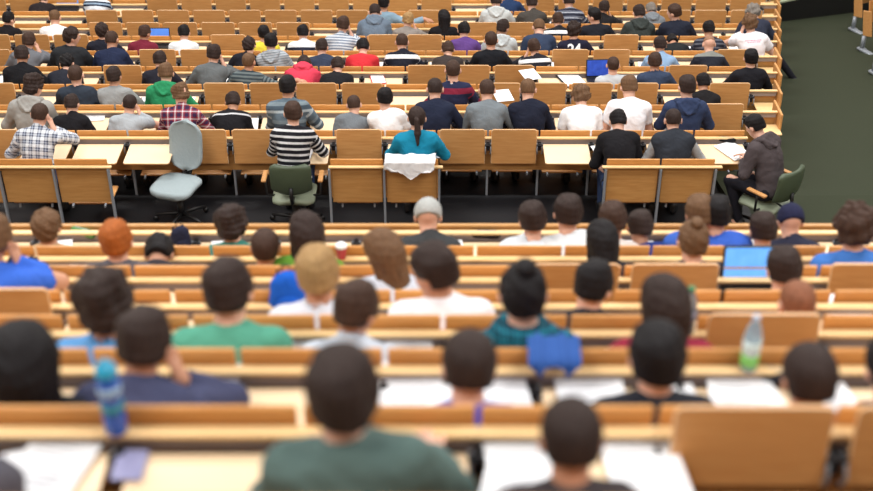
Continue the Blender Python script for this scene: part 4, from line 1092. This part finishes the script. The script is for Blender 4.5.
# bottles
def clear(name, rgb, alpha=.55):
    m, nt, b = new_mat(name); b.inputs['Base Color'].default_value = lin(rgb); b.inputs['Roughness'].default_value = .12
    b.inputs['Transmission Weight'].default_value = alpha; b.inputs['IOR'].default_value = 1.3
    return m
def bottle(label, pos, h, r, body, cap, lab=None, sport=False):
    e = empty('drink_bottle', label, 'bottle', pos)
    bm = bmesh.new()
    if sport: prof = [(r*.85, 0), (r, h*.03), (r, h*.25), (r*.84, h*.33), (r*.84, h*.42), (r, h*.52), (r, h*.70), (r*.9, h*.76), (r*.62, h*.79)]
    else: prof = [(r*.8, 0), (r, h*.04), (r, h*.30), (r*.95, h*.36), (r, h*.42), (r, h*.62), (r*.8, h*.76), (r*.42, h*.88), (r*.36, h*.93)]
    add_lathe(bm, prof); link('bottle_body', bm_mesh('bottle_body', bm, body, True), e)
    bm = bmesh.new()
    if sport: add_lathe(bm, [(r*.72, h*.785), (r*.95, h*.80), (r*.98, h*.86), (r*.8, h*.93), (r*.34, h*.945), (r*.30, h*1.0)])
    else: add_lathe(bm, [(r*.42, h*.925), (r*.44, h*.93), (r*.44, h*.99), (r*.38, h*1.0)])
    link('cap', bm_mesh('cap', bm, cap, True), e)
    if lab:
        for n, (m, a, b) in enumerate(lab):
            bm = bmesh.new(); add_lathe(bm, [(r*1.02, h*a), (r*1.02, h*b)]); link('bottle_label', bm_mesh('bottle_label', bm, m, True), e)
    return e
def rail_point(key, px): R = ROWS[key]; return ((px-CX)*(R['t'])/F, R['Y']-.026, R['Z']+.0105)
BLUEB = plain('translucent blue', (34, 84, 176), .25, .2, 14); TEALB = plain('teal plastic', (34, 150, 186), .3, .08, 20)
bottle('tall blue and teal sports bottle standing on bench rail', rail_point('A1', 119), .285, .036, BLUEB, TEALB, [(plain('teal band', (40, 128, 140), .4), .33, .42), (plain('pale print', (150, 178, 206), .5), .56, .68)], True)
bottle('clear bottle with green and white wrapper below raised desk', rail_point('A2', 746), .255, .034, clear('clear plastic', (196, 214, 226), .6), plain('pale cap', (180, 190, 206), .4), [(plain('green wrapper', (126, 196, 92), .5), .10, .32), (plain('white wrapper', (206, 220, 214), .5), .32, .56)])
bottle('clear bottle with green cap beside long dark brown hair', rail_point('A3', 685), .25, .034, clear('clear grey plastic', (170, 176, 186), .6), plain('green cap', (52, 132, 84), .4), [(plain('grey wrapper', (128, 132, 150), .5), .25, .5)])
x, y, z = rail_point('A6', 342)
e = empty('paper_cup', 'white and red cup on rail near the blond head', 'cup', (x, y, z))
bm = bmesh.new(); add_lathe(bm, [(.026, 0), (.034, .07), (.036, .085)]); link('cup_body', bm_mesh('cup_body', bm, plain('red paper', (186, 58, 72), .6), True), e)
bm = bmesh.new(); add_lathe(bm, [(.038, .085), (.038, .095), (.033, .105)]); link('cup_lid', bm_mesh('cup_lid', bm, PAPER, True), e)

# ------------------------------------------------------------------ bags and garments left on benches
def soft(name, build, mat, lo, hi, h=.010, noise=.006, seed=1, attr=True):
    g = Grid(lo, hi, h); f = g.field(); build(g, f); f = f+g.noise(16, seed, noise)
    V, Q = g.mesh(f); return mesh_arrays(name, V, Q, [mat], attr=V)
def backpack(label, pos, rz, rgb, sc=1.0):
    c = cloth(P_(rgb))
    def b(g, f):
        g.ell(f, (0, 0, .14), (.15, .085, .15), None, .05); g.ell(f, (0, 0, .28), (.135, .08, .13), None, .06); g.ell(f, (0, .02, .08), (.15, .09, .09), None, .05)
    r = link('backpack', soft('backpack', b, c, (-.22, -.2, -.03), (.22, .2, .48)), None, pos, (0, 0, rz), sc); tag(r, label, 'backpack')
    def p(g, f): g.ell(f, (0, -.085, .13), (.105, .045, .10), None, .03)
    link('front_pocket', soft('front_pocket', p, c, (-.2, -.2, -.03), (.2, .1, .3), seed=2), r)
    bm = bmesh.new(); add_tube(bm, [(-.04, .03, .40), (-.03, .03, .45), (.03, .03, .45), (.04, .03, .40)], .009, 8); link('handle', bm_mesh('handle', bm, BLACKP, True), r)
    for s in (-1, 1):
        bm = bmesh.new(); add_tube(bm, [(s*.07, .07, .38), (s*.085, .12, .28), (s*.09, .11, .12), (s*.10, .06, .04)], .014, 8); link('strap', bm_mesh('strap', bm, BLACKP, True), r)
    return r
def drape(label, name, key, px, w, front, back, mat, cat, seed=3, dy=0, tri=0):
    """a garment hung over the top edge of a bench back; cloth with thickness and folds"""
    R = ROWS[key]; x = (px-CX)*R['t']/F; top = R['Z']+.078
    n, m = 26, 26; V = []
    L = front+back+.10; rg = np.random.default_rng(seed); ph = rg.uniform(0, 6, 6)
    for side in (0, 1):
        for j in range(m+1):
            s = L*j/m
            for i in range(n+1):
                u = -1+2*i/n
                if s < back: y, z = -.085, -(back-s)
                elif s > back+.10: y, z = .055, -(s-back-.10)
                else:
                    a = math.pi*(s-back)/.10; y = -.015-.070*math.cos(a); z = .018*math.sin(a)
                shr = 1-.55*max(0, (back*.35-s)/(back*.35+1e-6))*(abs(u)) if s < back else 1
                fold = .014*math.sin(7*u+ph[0]+2*s)+.010*math.sin(13*u+ph[1])
                if s < back: z = z*(1-tri*min(1, abs(u-.1)*1.1))
                off = (.012+fold*.6+.014) + (.010 if side else 0)
                V.append((x+u*w/2*shr+.01*math.sin(9*s+ph[2]), R['Y']+dy+y+(-off if y < -.015 else off*.4), top+z+(off*.6 if abs(z) < .02 else 0)-.06*(abs(u)**2)*(s < back*.5)))
    q = []; st_ = n+1; T = (n+1)*(m+1)
    for j in range(m):
        for i in range(n):
            a = j*st_+i; q.append((a, a+1, a+st_+1, a+st_)); q.append((T+a, T+a+st_, T+a+st_+1, T+a+1))
    for j in range(m):
        for i in (0, n): a = j*st_+i; q.append((a, a+st_, T+a+st_, T+a))
    for i in range(n):
        for j in (0, m): a = j*st_+i; q.append((a, a+1, T+a+1, T+a))
    V = np.array(V); o = link(name, mesh_arrays(name, V, np.array(q), [mat], attr=V)); tag(o, label, cat)
    return o
drape('white cardigan draped over bench back behind the turquoise jumper', 'cardigan', 'B1', 410, .52, .10, .17, cloth(P_((240, 240, 242))), 'cardigan', tri=.85)
drape('blue coat hung over bench back beside the teal scarf', 'coat', 'A2', 552, .20, .12, .005, cloth(P_((48, 84, 150))), 'coat', 4)
drape('black jacket hung over bench back near the raised bare arm', 'jacket', 'A5', 26, .16, .12, .12, cloth(P_((34, 34, 46))), 'jacket', 6)
R = ROWS['A4']
bx, by, bz = on_level(290, 305, R['Z']-.02)
backpack('bright blue backpack standing on desk beside the blond head', desk_point('A4', 289, 312), .1, (28, 92, 196), .62)
backpack('dark backpack on the front desk between redhead and teal jumper', desk_point('A7', 182, 250), .4, (40, 42, 62), .48)
def folder(label, key, px, py, rz, rgb, sc=1.0):
    x, y, z = desk_point(key, px, py)
    bm = bmesh.new(); add_box(bm, (0, 0, .006), (.235, .315, .012), .003); add_box(bm, (.002, 0, .0135), (.21, .295, .003), 0, mi=1 if 'notebook' not in label else 0)
    o = link('ring_folder', bm_mesh('ring_folder', bm, [plain('folder'+str(rgb), rgb, .5, .05), PAPER]), None, (x, y, z+.002), (rad(1.5), 0, rz), sc); tag(o, label, 'folder'); return o
folder('lavender notebook on desk below the blue sports bottle', 'A1', 130, 466, .0, (150, 150, 188), .42)
folder('red folder on the desk beyond slate blue jacket', 'B5', 633, 80, .25, (214, 60, 66))
folder('light blue folder near the black jacket at the far block end', 'B5', 5, 80, -.4, (96, 160, 210))
folder('black folder holding white paper beside dark blue screen', 'B5', 571, 80, .35, (30, 30, 34), 1.25)
folder('red folder beside black jacket with white shoulders', 'B5', 378, 80, .2, (206, 56, 64), .8)

# pencil cases and phones scattered on some desks
def pencil_case(label, key, px, py, rgb):
    x, y, z = desk_point(key, px, py); c = cloth(P_(rgb))
    def b(g, f): g.cone(f, (-.075, 0, .03), (.075, 0, .03), .03, .03, .02)
    o = link('pencil_case', soft('pencil_case', b, c, (-.14, -.07, -.02), (.14, .07, .09), .006, .002), None, (x, y, z+.001), (0, 0, random.uniform(-.5, .5))); tag(o, label, 'pencil case')
    bm = bmesh.new(); add_box(bm, (0, 0, .061), (.13, .006, .003), 0); link('zip', bm_mesh('zip', bm, STEEL), o)
pencil_case('purple pencil case on the front desk of the rear block', 'A7', 200, 254, (126, 112, 196))
pencil_case('black pencil case on front desk beyond the dark jacket and beanie', 'A7', 486, 238, (36, 32, 36))
pencil_case('green pencil case on front desk near gingery hair', 'A7', 84, 236, (96, 140, 84))
pencil_case('black case with yellow tip beside clear bottle', 'A2', 782, 384, (40, 42, 50))
pencil_case('black pencil case on desk before pale grey hoodie', 'B7', 474, 48, (34, 32, 34))
pencil_case('black pencil case beside the writing hand at row end', 'B2', 726, 142, (30, 30, 34))

# number on the jersey and pink lines on two tees, laid onto the cloth
from mathutils.bvhtree import BVHTree
def decal(o, child, body, size, txt, mat, name, up):
    """raised print following the back of the garment"""
    me0 = child.data; bvh = BVHTree.FromPolygons([v.co for v in me0.vertices], [tuple(p.vertices) for p in me0.polygons])
    sp = body; P2 = Vector(sp['P'][2]); R2 = Matrix([list(r) for r in sp['R'][2]])
    bm = bmesh.new()
    if txt:
        cu = bpy.data.curves.new('num', 'FONT'); cu.body = txt; cu.size = size; cu.align_x = 'CENTER'; cu.align_y = 'CENTER'; cu.offset = size*.03
        t = bpy.data.objects.new('num', cu); COL.objects.link(t); dg = bpy.context.evaluated_depsgraph_get(); m2 = bpy.data.meshes.new_from_object(t.evaluated_get(dg))
        bpy.data.objects.remove(t); bm.from_mesh(m2)
        bmesh.ops.triangulate(bm, faces=bm.faces[:])
        bmesh.ops.subdivide_edges(bm, edges=bm.edges[:], cuts=2, use_grid_fill=True)
    else:
        for zz, ww in ((.02, .22), (-.006, .16)):
            x = -ww/2
            while x < ww/2:
                l = random.uniform(.012, .03); gx = bmesh.ops.create_grid(bm, x_segments=3, y_segments=1, size=.5)
                for v in gx['verts']: v.co = Vector((x+l/2+v.co.x*l, zz+v.co.y*.013, 0))
                x += l+.008
    keep = []
    for v in bm.verts:
        src = P2+R2@Vector((v.co.x, -.6, v.co.y+up)); d = R2@Vector((0, 1, 0))
        hit = bvh.ray_cast(src, d)
        v.co = (hit[0]-d*.003) if hit[0] else P2+R2@Vector((v.co.x, -.15, v.co.y+up))
    c = link(name, bm_mesh(name, bm, mat), child)
    return c
for e in PEOPLE:
    op = e[-1]
    if op.get('number') or op.get('print'):
        tp = [c for c in op['obj'].children if c.name.startswith(('tee', 'jersey'))][0]
        if op.get('number'): decal(op['obj'], tp, op['sp'], .20, op['number'], PAPER, 'number_print', .07)
        else: decal(op['obj'], tp, op['sp'], 0, None, plain('pink print', (222, 130, 160), .8), 'text_print', .07)

# ------------------------------------------------------------------ light, world, camera
w = bpy.data.worlds.new('World'); SC.world = w; w.use_nodes = True
w.node_tree.nodes['Background'].inputs[0].default_value = (.93, .96, 1, 1); w.node_tree.nodes['Background'].inputs[1].default_value = .42
for i, (x, y) in enumerate(((-5, 1), (5, 1), (-5, 8), (5, 8), (-5, 15), (5, 15), (0, 22), (-9, 22), (9, 21))):
    l = bpy.data.lights.new('ceiling_light', 'AREA'); l.shape = 'RECTANGLE'; l.size = 4.5; l.size_y = 2.2; l.energy = 520; l.color = (1, .965, .92)
    o = bpy.data.objects.new('ceiling_light', l); COL.objects.link(o); o.location = (x, y, 13.2 if y < 5 else 12.2)
cam = bpy.data.cameras.new('camera'); co = bpy.data.objects.new('camera', cam); COL.objects.link(co)
co.location = (0, 0, CZ); co.rotation_euler = (rad(90)-TH, 0, 0)
cam.sensor_width = 36; cam.lens = F/873*36; cam.clip_start = .1; cam.clip_end = 100
cam.dof.use_dof = True; cam.dof.focus_distance = 15.5; cam.dof.aperture_fstop = 1.12
SC.camera = co
SC.view_settings.view_transform = 'Standard'; SC.view_settings.look = 'None'; SC.view_settings.exposure = 0.0; SC.view_settings.gamma = 1
SC.cycles.max_bounces = 5; SC.cycles.diffuse_bounces = 3
